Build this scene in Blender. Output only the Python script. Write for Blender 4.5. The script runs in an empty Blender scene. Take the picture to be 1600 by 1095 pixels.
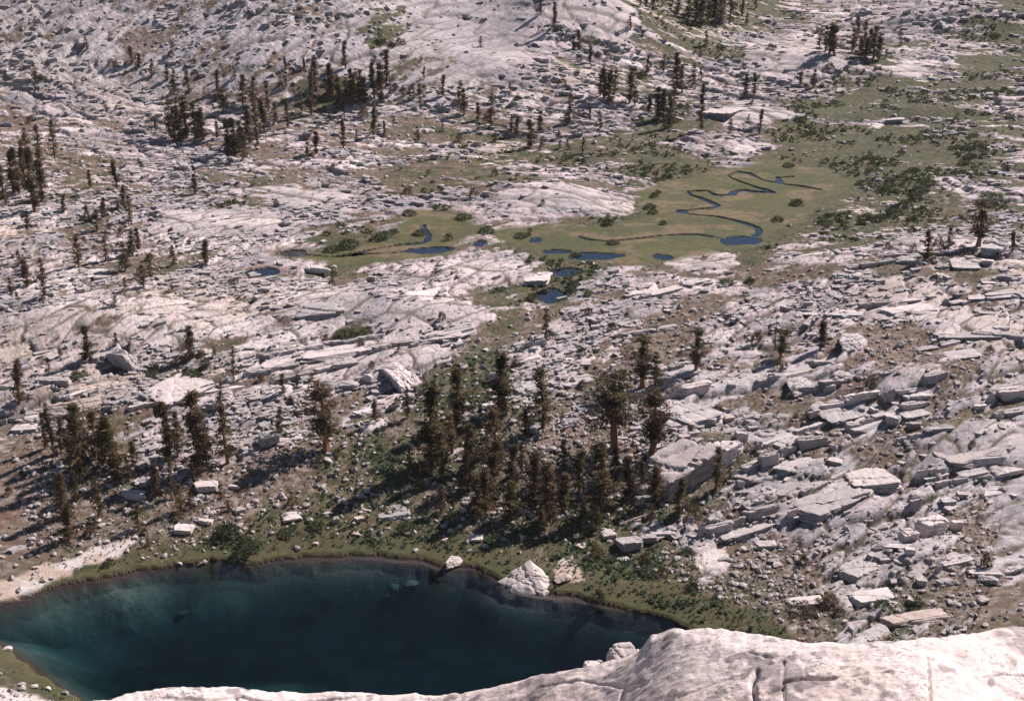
import bpy, math, random
import numpy as np
from mathutils import Vector

rnd = random.Random(7)
SC = bpy.context.scene
COL = SC.collection
R = math.radians

# ------------------------------------------------------------------ camera, sky, sun, exposure
CAM_H = 110.0
PITCH = 22.0
cam_d = bpy.data.cameras.new("camera")
cam_d.lens = 50.0
cam_d.sensor_width = 36.0
cam_d.clip_start = 0.3
cam_d.clip_end = 6000.0
cam = bpy.data.objects.new("camera", cam_d)
COL.objects.link(cam)
cam.location = (0, 0, CAM_H)
cam.rotation_euler = (R(90 - PITCH), 0, 0)
SC.camera = cam

SUN_AZ, SUN_EL = 52.0, 42.0          # degrees to the right of straight ahead, degrees above the horizon
world = bpy.data.worlds.new("World")
SC.world = world
world.use_nodes = True
wn = world.node_tree.nodes
bg = wn["Background"]
sky = wn.new("ShaderNodeTexSky")
sky.sky_type = 'NISHITA'
sky.sun_disc = False
sky.sun_elevation = R(SUN_EL)
sky.sun_rotation = R(SUN_AZ)
sky.altitude = 3000
sky.air_density = 1.0
sky.dust_density = 0.6
world.node_tree.links.new(sky.outputs[0], bg.inputs[0])
bg.inputs[1].default_value = 0.05

sun_d = bpy.data.lights.new("sun", 'SUN')
sun_d.energy = 5.0
sun_d.angle = R(0.53)
sun_d.color = (1.0, 0.90, 0.865)
sun = bpy.data.objects.new("sun", sun_d)
COL.objects.link(sun)
sd = Vector((math.sin(R(SUN_AZ)) * math.cos(R(SUN_EL)), math.cos(R(SUN_AZ)) * math.cos(R(SUN_EL)), math.sin(R(SUN_EL))))
sun.rotation_euler = sd.to_track_quat('Z', 'Y').to_euler()
sun.location = (200, 200, 400)

SC.view_settings.view_transform = 'Standard'
SC.view_settings.look = 'None'
SC.view_settings.exposure = 0.84
SC.view_settings.gamma = 1.0
SC.view_settings.use_curve_mapping = False
SC.render.engine = 'CYCLES'
SC.cycles.max_bounces = 6
SC.cycles.diffuse_bounces = 1
SC.cycles.glossy_bounces = 3
SC.cycles.transparent_max_bounces = 12
SC.cycles.volume_bounces = 0
HAZE = 0.000035

# ------------------------------------------------------------------ picture <-> ground helpers (photo pixels, 1600 x 1095)
FPX = 50.0 / 36.0 * 1600.0
SP, CP = math.sin(R(PITCH)), math.cos(R(PITCH))

def project(x, y, z):
    """world -> photo pixel"""
    dz = z - CAM_H
    fwd = y * CP - dz * SP
    up = y * SP + dz * CP
    return 800 + FPX * x / fwd, 547.5 - FPX * up / fwd

def ray(px, py):
    """photo pixel -> (x per y, z per y) of its ray"""
    a = (px - 800) / FPX
    b = -(py - 547.5) / FPX
    dy = CP + b * SP
    dz = -SP + b * CP
    return a / dy, dz / dy

def on_plane(px, py, z):
    u, s = ray(px, py)
    y = (z - CAM_H) / s
    return u * y, y

# ------------------------------------------------------------------ numpy noise
def _hash(ix, iy, seed):
    h = (ix.astype(np.int64) * 374761393 + iy.astype(np.int64) * 668265263 + seed * 2147483647) & 0xFFFFFFFF
    h = ((h ^ (h >> 13)) * 1274126177) & 0xFFFFFFFF
    h = ((h ^ (h >> 16)) * 2246822519) & 0xFFFFFFFF
    return ((h ^ (h >> 15)) & 0xFFFFFF).astype(np.float32) / np.float32(0xFFFFFF)

def vnoise(x, y, seed=0):
    xi = np.floor(x); yi = np.floor(y)
    fx = (x - xi).astype(np.float32); fy = (y - yi).astype(np.float32)
    ux = fx * fx * fx * (fx * (fx * 6 - 15) + 10); uy = fy * fy * fy * (fy * (fy * 6 - 15) + 10)
    a = _hash(xi, yi, seed); b = _hash(xi + 1, yi, seed); c = _hash(xi, yi + 1, seed); d = _hash(xi + 1, yi + 1, seed)
    return ((a + (b - a) * ux) * (1 - uy) + (c + (d - c) * ux) * uy) * 2 - 1

def fbm(x, y, seed=0, octaves=4, gain=0.5):
    t = 0; amp = 1.0; tot = 0; f = 1.0
    for k in range(octaves):
        ca, sa = math.cos(0.6 * k), math.sin(0.6 * k)
        t = t + amp * vnoise((x * ca - y * sa) * f + 17.3 * k, (x * sa + y * ca) * f - 9.1 * k, seed + k * 31)
        tot += amp; amp *= gain; f *= 2.03
    return t / tot * 1.6

def worley(x, y, seed):
    """cell id noise (two values), offset to cell centre, edge distance F2-F1"""
    xi = np.floor(x); yi = np.floor(y)
    f1 = np.full(x.shape, 9.0, np.float32); f2 = f1.copy()
    dx1 = np.zeros_like(f1); dy1 = np.zeros_like(f1); ida = np.zeros_like(f1); idb = np.zeros_like(f1)
    for i in (-1, 0, 1):
        for j in (-1, 0, 1):
            cx = xi + i; cy = yi + j
            ox = (cx + 0.5 + 0.85 * (_hash(cx, cy, seed) - 0.5) - x).astype(np.float32)
            oy = (cy + 0.5 + 0.85 * (_hash(cx, cy, seed + 5) - 0.5) - y).astype(np.float32)
            d = np.sqrt(ox * ox + oy * oy)
            near = d < f1
            f2 = np.where(near, f1, np.minimum(f2, d))
            f1 = np.where(near, d, f1)
            dx1 = np.where(near, -ox, dx1); dy1 = np.where(near, -oy, dy1)
            ida = np.where(near, _hash(cx, cy, seed + 11), ida); idb = np.where(near, _hash(cx, cy, seed + 17), idb)
    return ida, idb, dx1, dy1, f2 - f1

def sstep(a, b, x):
    t = np.clip((x - a) / (b - a), 0, 1)
    return t * t * (3 - 2 * t)

def seg_dist(x, y, pts, closed=False):
    d = np.full(np.shape(x), 1e9, np.float32)
    n = len(pts)
    for i in range(n if closed else n - 1):
        (ax, ay), (bx, by) = pts[i][:2], pts[(i + 1) % n][:2]
        vx, vy = bx - ax, by - ay
        l2 = vx * vx + vy * vy + 1e-9
        t = np.clip(((x - ax) * vx + (y - ay) * vy) / l2, 0, 1)
        d = np.minimum(d, np.hypot(x - ax - t * vx, y - ay - t * vy))
    return d

def inside(x, y, pts):
    c = np.zeros(np.shape(x), bool)
    n = len(pts)
    for i in range(n):
        (ax, ay), (bx, by) = pts[i], pts[(i + 1) % n]
        if ay == by:
            continue
        c ^= ((ay > y) != (by > y)) & (x < (bx - ax) * (y - ay) / (by - ay) + ax)
    return c

def sdf(x, y, pts):
    d = seg_dist(x, y, pts, True)
    return np.where(inside(x, y, pts), -d, d)

# ------------------------------------------------------------------ ground character, one digit per 50 photo pixels
def grid(rows):
    return np.array([[int(c) for c in (r.replace(" ", "") + "4" * 32)[:32]] for r in rows], np.float32) / 9.0

ROCK = grid(["87889999 99977999 99854455 67888864", "89876889 99977899 99687458 99877764",
             "98668888 76565798 78876788 98657657", "78889776 56666776 88985589 53465657",
             "66778776 68787657 54554788 33334435", "76567767 67863334 67564322 11343556",
             "88776778 88877899 99982000 12443676", "88666789 96335555 33100012 56567788",
             "77666675 68689999 64577776 67777657", "98789999 99989984 55876567 78888877",
             "99999889 98678984 46666676 77654789", "98757677 88887534 67767777 76567668",
             "89987898 78566633 55444766 77677667", "66435666 65233233 34445746 65677896",
             "55334334 33112343 33448988 67868987", "33235453 11124434 43554578 89876778",
             "11222221 00011333 32356887 78756555", "23310000 00000001 33111542 46767767",
             "53000000 00000000 21000124 65433344", "10000000 00000000 00000000 34676544",
             "40000000 00000000 00000005 55555555", "65200000 00000000 00000005 55555555"])
GREEN = grid(["44333333 33366333 33577777 64444478", "22222233 33366333 33665774 33456678",
              "32222233 34566433 33666644 45776778", "22333334 45554443 44446644 67777778",
              "32333334 33334456 55566544 67777778", "44553344 43335555 55556666 77777776",
              "45543355 43333433 33466666 66666555", "33343443 34665556 66666666 66666555",
              "33444555 44445444 66644444 44444455", "33334455 34445446 65444444 44444444",
              "33344555 44565446 54444444 44333344", "33356666 44444667 64444444 44333444",
              "33334544 34446777 55444444 45444444", "34456433 34666676 54444545 44444444",
              "34444433 34677766 54444554 44444445", "34445443 45677665 65555554 44444555",
              "33344456 66777777 77776544 44444444", "33556677 77777777 66777644 43445544",
              "55666666 66666666 66667765 56665545", "66666666 66666666 66666665 55666555",
              "66666666 66666666 66666665 55666555", "66666666 66666666 66666665 55666555"])
STONES = grid(["65554444 44444332 22333333 33222333", "65666644 44444433 33333332 22333333",
               "46776544 44444333 33333322 23333433", "44444444 44443333 33333322 33334433",
               "44444444 44433322 33333322 33333333", "44444444 33322223 33332112 22333333",
               "44455543 33333322 22221000 11233333", "34566654 22222222 22110000 12222233",
               "33556655 33222232 34343333 33333333", "22333333 32222233 44444444 33333333",
               "22223333 33333355 55555444 33455433", "22345443 33334667 65555555 44566544",
               "33444444 44566677 77777655 55666665", "45555566 77777778 88888666 66677766",
               "66666667 77766788 88887555 56656655", "66666677 65667888 88777765 55578877",
               "66666665 54445566 65446655 55578888", "44444433 32222223 33346787 87666777",
               "54300000 00000000 11122577 77788888", "66300000 00000000 00001246 67777766",
               "77400000 00000000 00000003 55555555", "77740000 00000000 00000000 44444444"])

def gmap(g, px, py):
    x = np.clip(px / 50.0 - 0.5, 0, 30.999); y = np.clip(py / 50.0 - 0.5, 0, 20.999)
    i = np.floor(x).astype(int); j = np.floor(y).astype(int)
    fx = x - i; fy = y - j
    return (g[j, i] * (1 - fx) + g[j, i + 1] * fx) * (1 - fy) + (g[j + 1, i] * (1 - fx) + g[j + 1, i + 1] * fx) * fy

# ------------------------------------------------------------------ plan of the place (traced once, then laid on the ground in metres)
SHORE = [on_plane(a, b, 0) for a, b in [
    (-60, 962), (0, 948), (60, 926), (130, 906), (200, 894), (270, 883), (330, 877), (400, 879), (450, 873), (530, 868),
    (600, 869), (660, 873), (690, 884), (740, 886), (772, 902), (800, 917), (860, 928), (900, 933), (950, 945), (990, 954),
    (1040, 968), (1080, 984), (1120, 1002), (1160, 1030), (1180, 1080), (1150, 1140), (1050, 1200), (800, 1250), (500, 1250),
    (300, 1190), (200, 1135), (130, 1098), (75, 1062), (25, 1022), (-5, 1005), (-60, 990), (-80, 975)]]
MZ = 12.0
MEADOW = [on_plane(a, b, MZ) for a, b in [
    (1012, 345), (1000, 300), (1050, 285), (1110, 268), (1160, 262), (1200, 248), (1240, 255), (1300, 268), (1325, 288),
    (1300, 318), (1255, 343), (1205, 360), (1190, 380), (1110, 394), (1050, 409), (990, 412), (930, 410), (860, 398),
    (790, 382), (755, 362), (840, 354), (900, 352), (960, 354)]]
WEST_MEADOW = [on_plane(a, b, MZ) for a, b in [
    (500, 392), (560, 384), (605, 362), (640, 332), (690, 326), (740, 340), (770, 362), (715, 380), (690, 398), (640, 404),
    (560, 416), (510, 408), (440, 400), (450, 388)]]
CREEKS = [
    [(1153, 268), (1137, 274), (1145, 279), (1161, 285), (1181, 292), (1201, 298), (1208, 301), (1190, 300), (1175, 299), (1163, 297),
     (1149, 299), (1145, 302), (1139, 304), (1129, 305), (1116, 304), (1106, 298), (1088, 298), (1074, 299), (1080, 305), (1094, 309),
     (1108, 315), (1122, 321), (1112, 325), (1092, 326), (1076, 328), (1064, 331), (1074, 334), (1092, 336), (1120, 338), (1144, 343),
     (1168, 350), (1183, 355), (1187, 362), (1178, 370)],
    [(1153, 268), (1171, 271), (1181, 276), (1195, 282), (1211, 285), (1218, 282), (1215, 277), (1237, 276)],
    [(1211, 285), (1221, 287), (1247, 290), (1261, 292), (1281, 296)],
    [(1128, 372), (1090, 366), (1060, 366), (1030, 368), (1000, 372), (970, 375), (950, 377), (920, 374), (905, 370)],
    [(662, 352), (660, 357), (670, 367), (667, 376), (657, 380), (625, 382), (600, 386), (575, 391), (550, 397), (515, 401), (470, 397)],
    [(690, 389), (675, 393), (645, 392), (612, 395), (575, 396), (550, 398)],
]
CREEKS = [[on_plane(a, b, MZ) for a, b in c] for c in CREEKS]
# pools: photo centre, half width and half height in photo pixels
POOLS = [(1156, 376, 31, 6), (1035, 402, 15, 4), (837, 375, 10, 4), (822, 367, 7, 2.5), (925, 400, 40, 5), (868, 393, 26, 3),
         (884, 424, 26, 6), (857, 460, 22, 10), (670, 391, 34, 5), (750, 379, 10, 4), (460, 395, 19, 5), (405, 425, 27, 6),
         (1145, 302, 5, 3), (1064, 331, 9, 3), (1218, 283, 5, 3)]

# ------------------------------------------------------------------ terrain
ky = np.array([50, 80, 100, 125, 150, 190, 215, 245, 270, 300, 340, 385, 405, 425, 445, 465, 500, 540, 600, 700, 900, 1400], float)
ku = np.array([-.4, -.2, 0., .2, .4])
kz = np.array([
    [68, 40, 22, 8, 1.5, 1.5, 5.5, 9.5, 12, 14, 15, 16, 18, 32, 48, 64, 88, 110, 140, 170, 220, 280],
    [68, 40, 20, 5, 1.0, 0.6, 4.5, 9.5, 12, 12.8, 13.2, 14, 15, 18, 31, 46, 70, 92, 115, 140, 180, 240],
    [68, 40, 20, 5, 0.5, 0.4, 4.5, 9.8, 11.5, 12, 12.2, 13.4, 14.2, 15.2, 17, 20, 36, 56, 78, 100, 140, 200],
    [68, 40, 20, 6, 1.2, 0.8, 5.0, 10.6, 12.2, 12, 12, 12, 12.4, 13.1, 14, 15.2, 18, 22, 29, 43, 80, 150],
    [68, 40, 20, 8, 2.5, 3.0, 7.5, 12, 14, 15, 15, 15, 15.3, 15.8, 16.7, 17.8, 20.5, 24.5, 31, 44, 72, 130]])
fy_ = np.arange(50, 1400, 1.0)
fz = np.array([np.interp(fy_, ky, k) for k in kz])
kern = np.exp(-0.5 * (np.arange(-24, 25) / 6.0) ** 2); kern /= kern.sum()
fz = np.array([np.convolve(np.pad(r, 24, mode='edge'), kern, 'valid') for r in fz])

def base_height(x, y):
    u = np.clip(x / np.maximum(y, 1), -.4, .3999)
    yi = np.clip(y - 50, 0, len(fy_) - 1.001)
    j = np.floor(yi).astype(int); fr = yi - j
    k = np.clip(np.floor((u + .4) / .2).astype(int), 0, 3)
    t = (u + .4) / .2 - k
    t = t * t * (3 - 2 * t)
    z = (fz[k, j] * (1 - fr) + fz[k, j + 1] * fr) * (1 - t) + (fz[k + 1, j] * (1 - fr) + fz[k + 1, j + 1] * fr) * t
    return z

ys = [50.0]
while ys[-1] < 1300:
    y = ys[-1]
    if y < 138: dy = 2.2
    elif 398 < y < 480 or 318 < y < 386: dy = .41
    elif y < 560: dy = min(0.000745 * (y * y + 10400) / 102, 0.66)
    else: dy = 0.62 + (y - 560) * 0.035
    ys.append(y + dy)
ys = np.array(ys)
us = np.concatenate([np.linspace(-.70, -.39, 60)[:-1], np.linspace(-.39, .39, 940), np.linspace(.39, .70, 60)[1:]])
NU = len(us)
NY = len(ys)
X = (us[None, :] * ys[:, None]); Y = np.repeat(ys[:, None], NU, 1)
Z0 = base_height(X, Y)
# domes, swells and gullies (photo pixel of the foot, radii in metres, height)
SWELLS = [(760, 130, 40, 25, 7), (940, 45, 35, 25, 8), (330, 120, 25, 16, 3), (1250, 110, 35, 20, 6), (1500, 40, 40, 18, 9),
          (860, 310, 40, 18, 2.6), (1180, 190, 22, 16, 3.0), (1420, 180, 30, 10, 2.5), (560, 480, 16, 9, 2.2), (100, 500, 26, 12, 2.4),
          (250, 520, 18, 10, 2.0), (130, 630, 16, 6, 2.0), (650, 500, 22, 8, 2.0), (1300, 400, 34, 14, 2.4), (1500, 430, 34, 14, 2.0),
          (1430, 600, 18, 9, 2.2), (1510, 690, 12, 7, 2.0), (1080, 700, 13, 7, 2.4), (1250, 720, 16, 6, 1.8), (1290, 790, 12, 6, 1.6),
          (620, 570, 9, 7, 1.6), (1180, 810, 9, 4, 1.4), (1450, 870, 12, 5, 0.9), (1110, 400, 20, 8, 1.2), (700, 420, 24, 8, 1.6)]
def approx_ground(px, py):
    u, s = ray(px, py)
    col = base_height(u * ys, ys)
    hit = np.argmax(col >= CAM_H + s * ys)
    return u * ys[hit], ys[hit]
for px, py, rx, ry, h in SWELLS:
    cx, cy = approx_ground(px, py)
    Z0 = Z0 + h * np.exp(-(((X - cx) / rx) ** 2 + ((Y - cy) / ry) ** 2) * 1.3)
Z0 = Z0 + 1.1 * fbm(X / 55, Y / 55, 3, 3) * sstep(200, 260, Y)

md = np.minimum(sdf(X, Y, MEADOW), sdf(X, Y, WEST_MEADOW)) + 2.0 * fbm(X / 9, Y / 9, 61, 3)
meadow = sstep(2.5, -2.0, md)
Z0 = Z0 + (MZ - Z0) * sstep(22, 0.0, md)
PX, PY = project(X, Y, Z0)
rf = gmap(ROCK, PX, PY); gr = gmap(GREEN, PX, PY); st = gmap(STONES, PX, PY)
turf = sstep(6, -8, sdf(PX, PY, [(880, 926), (960, 912), (1040, 912), (1100, 922), (1150, 945), (1220, 972), (1262, 1010), (1150, 1030), (1060, 990), (960, 952)]) + 5 * fbm(X / 3, Y / 3, 815, 3))
st = st * (1 - .93 * turf); gr = np.maximum(gr, .8 * turf); rf = rf * (1 - turf)
ld0 = sdf(X, Y, SHORE)
ld = ld0 + 0.5 * fbm(X / 3.0, Y / 3.0, 77, 3)

# broad clean slabs and domes: photo centre and half size
SMOOTH = [(240, 505, 250, 42), (505, 478, 75, 30), (610, 545, 110, 26), (480, 580, 90, 18), (660, 490, 90, 22), (1512, 690, 85, 42), (1112, 872, 32, 26), (1450, 487, 90, 18), (1545, 522, 80, 16),
          (740, 70, 110, 60), (940, 25, 80, 40), (1235, 95, 70, 34), (1180, 180, 50, 20), (1290, 780, 75, 22), (300, 622, 50, 24), (870, 305, 90, 26),
          (350, 345, 90, 24), (470, 305, 90, 22), (1430, 590, 55, 30), (1100, 410, 60, 18), (1360, 940, 50, 16), (760, 420, 60, 18), (1300, 95, 40, 20), (1420, 110, 40, 12)]
smooth = np.zeros_like(X)
wob = .38 * fbm(X / 12, Y / 9, 811, 4)
for a_, b_, c_, d_ in SMOOTH:
    smooth = np.maximum(smooth, sstep(1.15, .75, np.sqrt(((PX - a_) / c_) ** 2 + ((PY - b_) / d_) ** 2) + wob))
rf = np.maximum(rf, smooth * 1.0) * (1 - turf)
rf = rf - .03 * sstep(1150, 1250, PX) * sstep(330, 250, PY)

# outcrops
def strike(theta):
    c, s = math.cos(R(theta)), math.sin(R(theta))
    wx = X + 3.0 * vnoise(X / 30, Y / 30, 201); wy = Y + 3.0 * vnoise(X / 30, Y / 30, 202)
    return c * wx + s * wy, -s * wx + c * wy
side = sstep(-70, 40, X)
upper = sstep(300, 350, Y + 0.15 * X)
hill = sstep(405, 440, Y - .12 * np.maximum(X + 60, 0)) * sstep(30, -30, X)
mid = sstep(262, 285, Y) * sstep(5, 45, X) * (1 - upper)
wA = (1 - upper - mid); wM = mid; wB = upper * (1 - hill); wC = upper * hill
ledge = 0.55 + 0.42 * sstep(950, 1150, PX) * sstep(330, 480, PY) + 0.25 * sstep(420, 500, PY)

n_out = np.zeros_like(X)
blocks = np.zeros_like(X); crack = np.zeros_like(X); tone = np.zeros_like(X)
LAYERS = ((wA, 39, 1.0), (wM, 3, 1.05), (wB, -12, 1.25), (wC, 50, 1.3))
for w, th, sa in LAYERS:
    a, b = strike(th)
    n_out += w * fbm(a / (15 * sa), b / (6.5 * sa), 300 + int(th), 5, 0.55)
    for ca, cb, amp, dip, sd_ in ((8.6, 4.8, 0.55, -0.16, 1), (3.7, 2.3, 0.24, -0.13, 2), (1.5, 0.95, 0.09, -0.04, 3)):
        ca *= sa * (2.0 if th == 50 else 1.25); cb *= sa * (.85 if th == 50 else 1)
        wa = a + 0.25 * ca * vnoise(a / ca * 1.3, b / cb * 1.3, 401 + sd_); wb = b + 0.25 * cb * vnoise(a / ca * 1.1, b / cb * 1.1, 411 + sd_)
        ida, idb, dx, dy, e = worley(wa / ca, wb / cb, 500 + sd_ * 40 + int(th) % 7)
        broken = sstep(-0.35, 0.45, fbm(X / 35, Y / 22, 600 + sd_, 3)) * (1 - .75 * smooth) if sd_ > 1 else 1 - .55 * smooth
        h = amp * (ida * 2 - 1) + dip * dy * cb * (0.4 + 1.2 * idb) + 0.06 * (ida - .5) * dx * ca
        cr = np.exp(-(e / ((0.070 if sd_ == 1 else 0.085) * (1 + .5 * upper))) ** 2)
        rounding = -0.16 * amp * 2 * np.exp(-e / 0.10)
        blocks += w * broken * (ledge * h + rounding * (1.3 - .7 * upper) - cr * (0.55, 0.32, 0.10)[sd_ - 1])
        crack = np.maximum(crack, w * cr * (1.0 if sd_ == 1 else np.maximum(broken, .85 * smooth)) * (1.0, 0.8, 0.4)[sd_ - 1])
        if sd_ < 3:
            tone += w * (idb - 0.5) * (0.7 if sd_ == 1 else 0.5)
n_small = sum(w * fbm(strike(th)[0] / 5.0, strike(th)[1] / 2.2, 340 + int(th), 4, .6) for w, th, _ in LAYERS)
O = n_out * 0.75 + n_small * (.45 + .25 * upper) + (rf - 0.645 - .03 * upper) * 2.1
rock = sstep(-0.10, 0.14, O) * (1 - meadow) * sstep(-0.3, 1.5, ld)
soilrough = 0.10 * fbm(X / 1.6, Y / 1.6, 31, 3)
fine = 0.10 * fbm(X / 1.1, Y / 0.9, 41, 3)
def blur(A, k=(.25, .5, .25)):
    P_ = np.pad(A, 1, mode='edge')
    A = P_[:-2, 1:-1] * k[0] + P_[1:-1, 1:-1] * k[1] + P_[2:, 1:-1] * k[2]
    P_ = np.pad(A, 1, mode='edge')
    return P_[1:-1, :-2] * k[0] + P_[1:-1, 1:-1] * k[1] + P_[1:-1, 2:] * k[2]
Z = Z0 + blur(blur(rock * (0.12 + (0.50 - .28 * smooth) * np.clip(O, 0, 1.6) + blocks * 0.95 * (1 + .30 * upper)))) + rock * fine * (.8 - .55 * smooth + 0.5 * upper * (1 - .6 * smooth)) + (1 - rock) * (soilrough * (1 - 0.7 * meadow))

# lake bed and banks
bank = 0.16 + 0.10 * np.maximum(ld, 0) + 0.25 * sstep(0.0, 0.8, ld)
Z = bank + (Z - bank) * sstep(0.5, 13.0, ld)
dep = 0.2 + 0.55 * np.minimum(-ld, 2.6) + 4.6 * sstep(.5, 10.5, -ld0) + 0.35 * fbm(X / 9, Y / 9, 91, 2) * sstep(1, 6, -ld)
silt = np.zeros_like(X)
for px, py, rx, ry, h in [(215, 945, 6.5, 4.5, 3.1), (352, 935, 5, 3, 1.8), (640, 905, 12, 5, 1.6), (830, 945, 8, 4, 1.8), (405, 1062, 8, 4.5, 4.6),
                          (500, 905, 10, 4, 1.2), (120, 985, 9, 8, 2.0), (930, 962, 7, 4, 1.0)]:
    cx, cy = on_plane(px, py, -2.0)
    silt = np.maximum(silt, (h > 1.7) * np.exp(-((X - cx) / rx) ** 2 - ((Y - cy) / ry) ** 2))
    dep = dep - h * .55 * np.exp(-((X - cx) / rx) ** 2 - ((Y - cy) / ry) ** 2) * (0.9 + 0.12 * fbm(X / 2.5, Y / 2.5, 95, 3))
Z = np.where(ld < 0, -np.maximum(dep, 0.12), Z)

# creek channels and pools in the meadow
cd = np.full(X.shape, 99.0, np.float32)
for c in CREEKS:
    cd = np.minimum(cd, seg_dist(X, Y, c) + 0.18 * vnoise(X / 2.5, Y / 2.5, 55) + .38 * vnoise(X / 7, Y / 9, 56))
chan = sstep(.62, 0.30, cd)
Z = Z - chan * 0.6
pool_d = []
poolmask = np.zeros_like(X)
for px, py, hw, hh in POOLS:
    zz = MZ
    if not (py < 412 and px > 480):
        gx, gy = approx_ground(px, py)
        zz = float(Z[np.argmin(abs(ys - gy)), np.argmin(abs(us - gx / gy))]) - .15
    cx, cy = on_plane(px, py, zz); ex, _ = on_plane(px + hw, py, zz); _, ey = on_plane(px, py - hh, zz)
    rx, ry = abs(ex - cx), abs(ey - cy)
    q = np.sqrt(((X - cx) / rx) ** 2 + ((Y - cy) / ry) ** 2) + 0.28 * fbm(X / 4, Y / 5, 66, 3)
    flat = sstep(2.4, 1.15, q)
    Z = Z + (np.minimum(Z, zz + 0.1) - Z) * flat
    pm = sstep(1.12, 0.9, q)
    Z = Z - pm * 0.75
    poolmask = np.maximum(poolmask, pm)
    rock = rock * (1 - flat * 0.8)
    pool_d.append((cx, cy, rx, ry, zz))
wet = np.maximum(np.maximum(chan, poolmask), sstep(.95, 0.5, cd) * 0.7)

# ------------------------------------------------------------------ base colours of the ground
def mix(a, b, t):
    return a + (np.array(b, np.float32) - a) * t[..., None]
n1 = fbm(X / 14, Y / 9, 711, 4); n2 = fbm(X / 3.5, Y / 2.6, 712, 4); n3 = fbm(X / 0.9, Y / 0.8, 713, 3); n4 = fbm(X / 30, Y / 30, 714, 3)
one = np.ones(X.shape + (3,), np.float32)
C_rock = one * np.array((.475, .39, .40), np.float32)
C_rock = mix(C_rock, (.275, .25, .265), sstep(-.15, .6, n1 + tone * .9))
C_rock = mix(C_rock, (.58, .52, .495), sstep(.05, .8, -n1 * .8 - tone * .9 + n4 * .4))
C_rock = mix(C_rock, (.43, .33, .275), sstep(.25, .8, n4 + .4 * n2) * .65)
C_rock = mix(C_rock, (.54, .475, .465), smooth * (.45 - .3 * hill))
C_rock = mix(C_rock, (.34, .325, .345), hill * .55)
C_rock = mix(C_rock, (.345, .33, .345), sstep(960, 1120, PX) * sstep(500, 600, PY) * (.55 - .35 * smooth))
C_rock = mix(C_rock, (.19, .18, .185), sstep(.35, .95, n2) * .5)
C_rock = mix(C_rock, (.10, .08, .055), np.clip(crack * 1.2, 0, 1) * (.95 - .36 * upper))
C_soil = one * np.array((.112, .078, .058), np.float32)
C_soil = mix(C_soil, (.185, .138, .112), sstep(0, .8, n2))
C_soil = mix(C_soil, (.17, .09, .062), sstep(.25, .8, n1 - n4 * .3) * .55)
C_grass = one * np.array((.060, .055, .024), np.float32)
C_grass = mix(C_grass, (.040, .047, .020), sstep(-.2, .6, n2 + .4 * n1))
C_grass = mix(C_grass, (.095, .072, .038), sstep(.1, .8, n1 + .5 * n3) * .7)
gmask = sstep(.34 + .06 * sstep(440, 540, PY), .60 + .10 * sstep(440, 540, PY), gr + .16 * n2 + .10 * n1)
ground = mix(C_soil, 0, np.zeros_like(X)); ground = C_soil + (C_grass - C_soil) * gmask[..., None]
pale = sstep(.10, .75, n3 + .9 * (st - .45)) * (1 - gmask * .6)
ground = mix(ground, (.33, .29, .265), pale * .45)
C_mead = one * np.array((.074, .073, .029), np.float32)
C_mead = mix(C_mead, (.135, .100, .058), sstep(-.05, .4, fbm(X / 8, Y / 5, 733, 4)) * .9)
C_mead = mix(C_mead, (.058, .062, .024), sstep(.0, .4, fbm(X / 10, Y / 6, 735, 4)) * .8)
C_mead = C_mead * (1 + .18 * n3[..., None])
ground = ground + (C_mead - ground) * meadow[..., None]
bare = np.zeros_like(X)
for poly in ([(-40, 915), (20, 893), (60, 876), (110, 862), (150, 846), (205, 836), (222, 842), (185, 868), (135, 884), (95, 897), (55, 922), (-40, 940)], [(868, 866), (895, 866), (912, 890), (915, 914), (880, 915), (862, 905)], [(-40, 1060), (40, 1064), (80, 1078), (112, 1100), (-40, 1140)], [(1085, 852), (1138, 850), (1136, 894), (1084, 896)]):
    bare = np.maximum(bare, sstep(-2.0, -8.0, sdf(PX, PY, poly) + 5 * n2))
colr_bare = mix(one * np.array((.41, .32, .265), np.float32), (.52, .46, .43), sstep(-.1, .4, n2 + n1))
shoregrass = sstep(9, 2, ld + 2 * n2) * sstep(-.2, .3, ld) * sstep(1300, 1150, PX)
shoregrass = np.maximum(shoregrass, turf)
ground = ground + (mix(C_grass, (.068, .068, .024), sstep(3.5, .5, ld) * .8) - ground) * (shoregrass * .85)[..., None]
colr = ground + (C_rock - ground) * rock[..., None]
colr = colr + (colr_bare - colr) * (bare * .95)[..., None]
colr = mix(colr, (.035, .028, .018), wet * .9)
bed = mix(one * np.array((.125, .115, .10), np.float32), (.07, .066, .056), sstep(-.2, .7, n2 + .5 * n1))
bed = mix(bed, (.27, .23, .195), sstep(.25, .8, silt + .25 * n2) * .9)
bed = mix(bed, (.060, .036, .026), sstep(-3.0, -.1, ld) * .9)
colr = np.where((ld < 0.05)[..., None], bed, mix(colr, (.05, .036, .02), sstep(.9, .1, ld) * .7))

def lookup(A, x, y):
    """bilinear lookup in the terrain grid"""
    u = min(float(np.interp(x / y, us, np.arange(NU))), NU - 1.001)
    v = np.clip(np.interp(y, ys, np.arange(NY)), 0, NY - 1.001)
    i = int(u); j = int(v); a = u - i; b = v - j
    return (A[j, i] * (1 - a) + A[j, i + 1] * a) * (1 - b) + (A[j + 1, i] * (1 - a) + A[j + 1, i + 1] * a) * b

def ground_at(px, py):
    """the first ground point met along the ray of a photo pixel"""
    u, s = ray(px, py)
    ui = min(float(np.interp(u, us, np.arange(NU))), NU - 1.001); i = int(ui); a = ui - i
    col = Z[:, i] * (1 - a) + Z[:, i + 1] * a
    hit = np.argmax((col >= CAM_H + s * ys) & (ys > 140))
    y = ys[hit]
    return u * y, y, col[hit]

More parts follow.
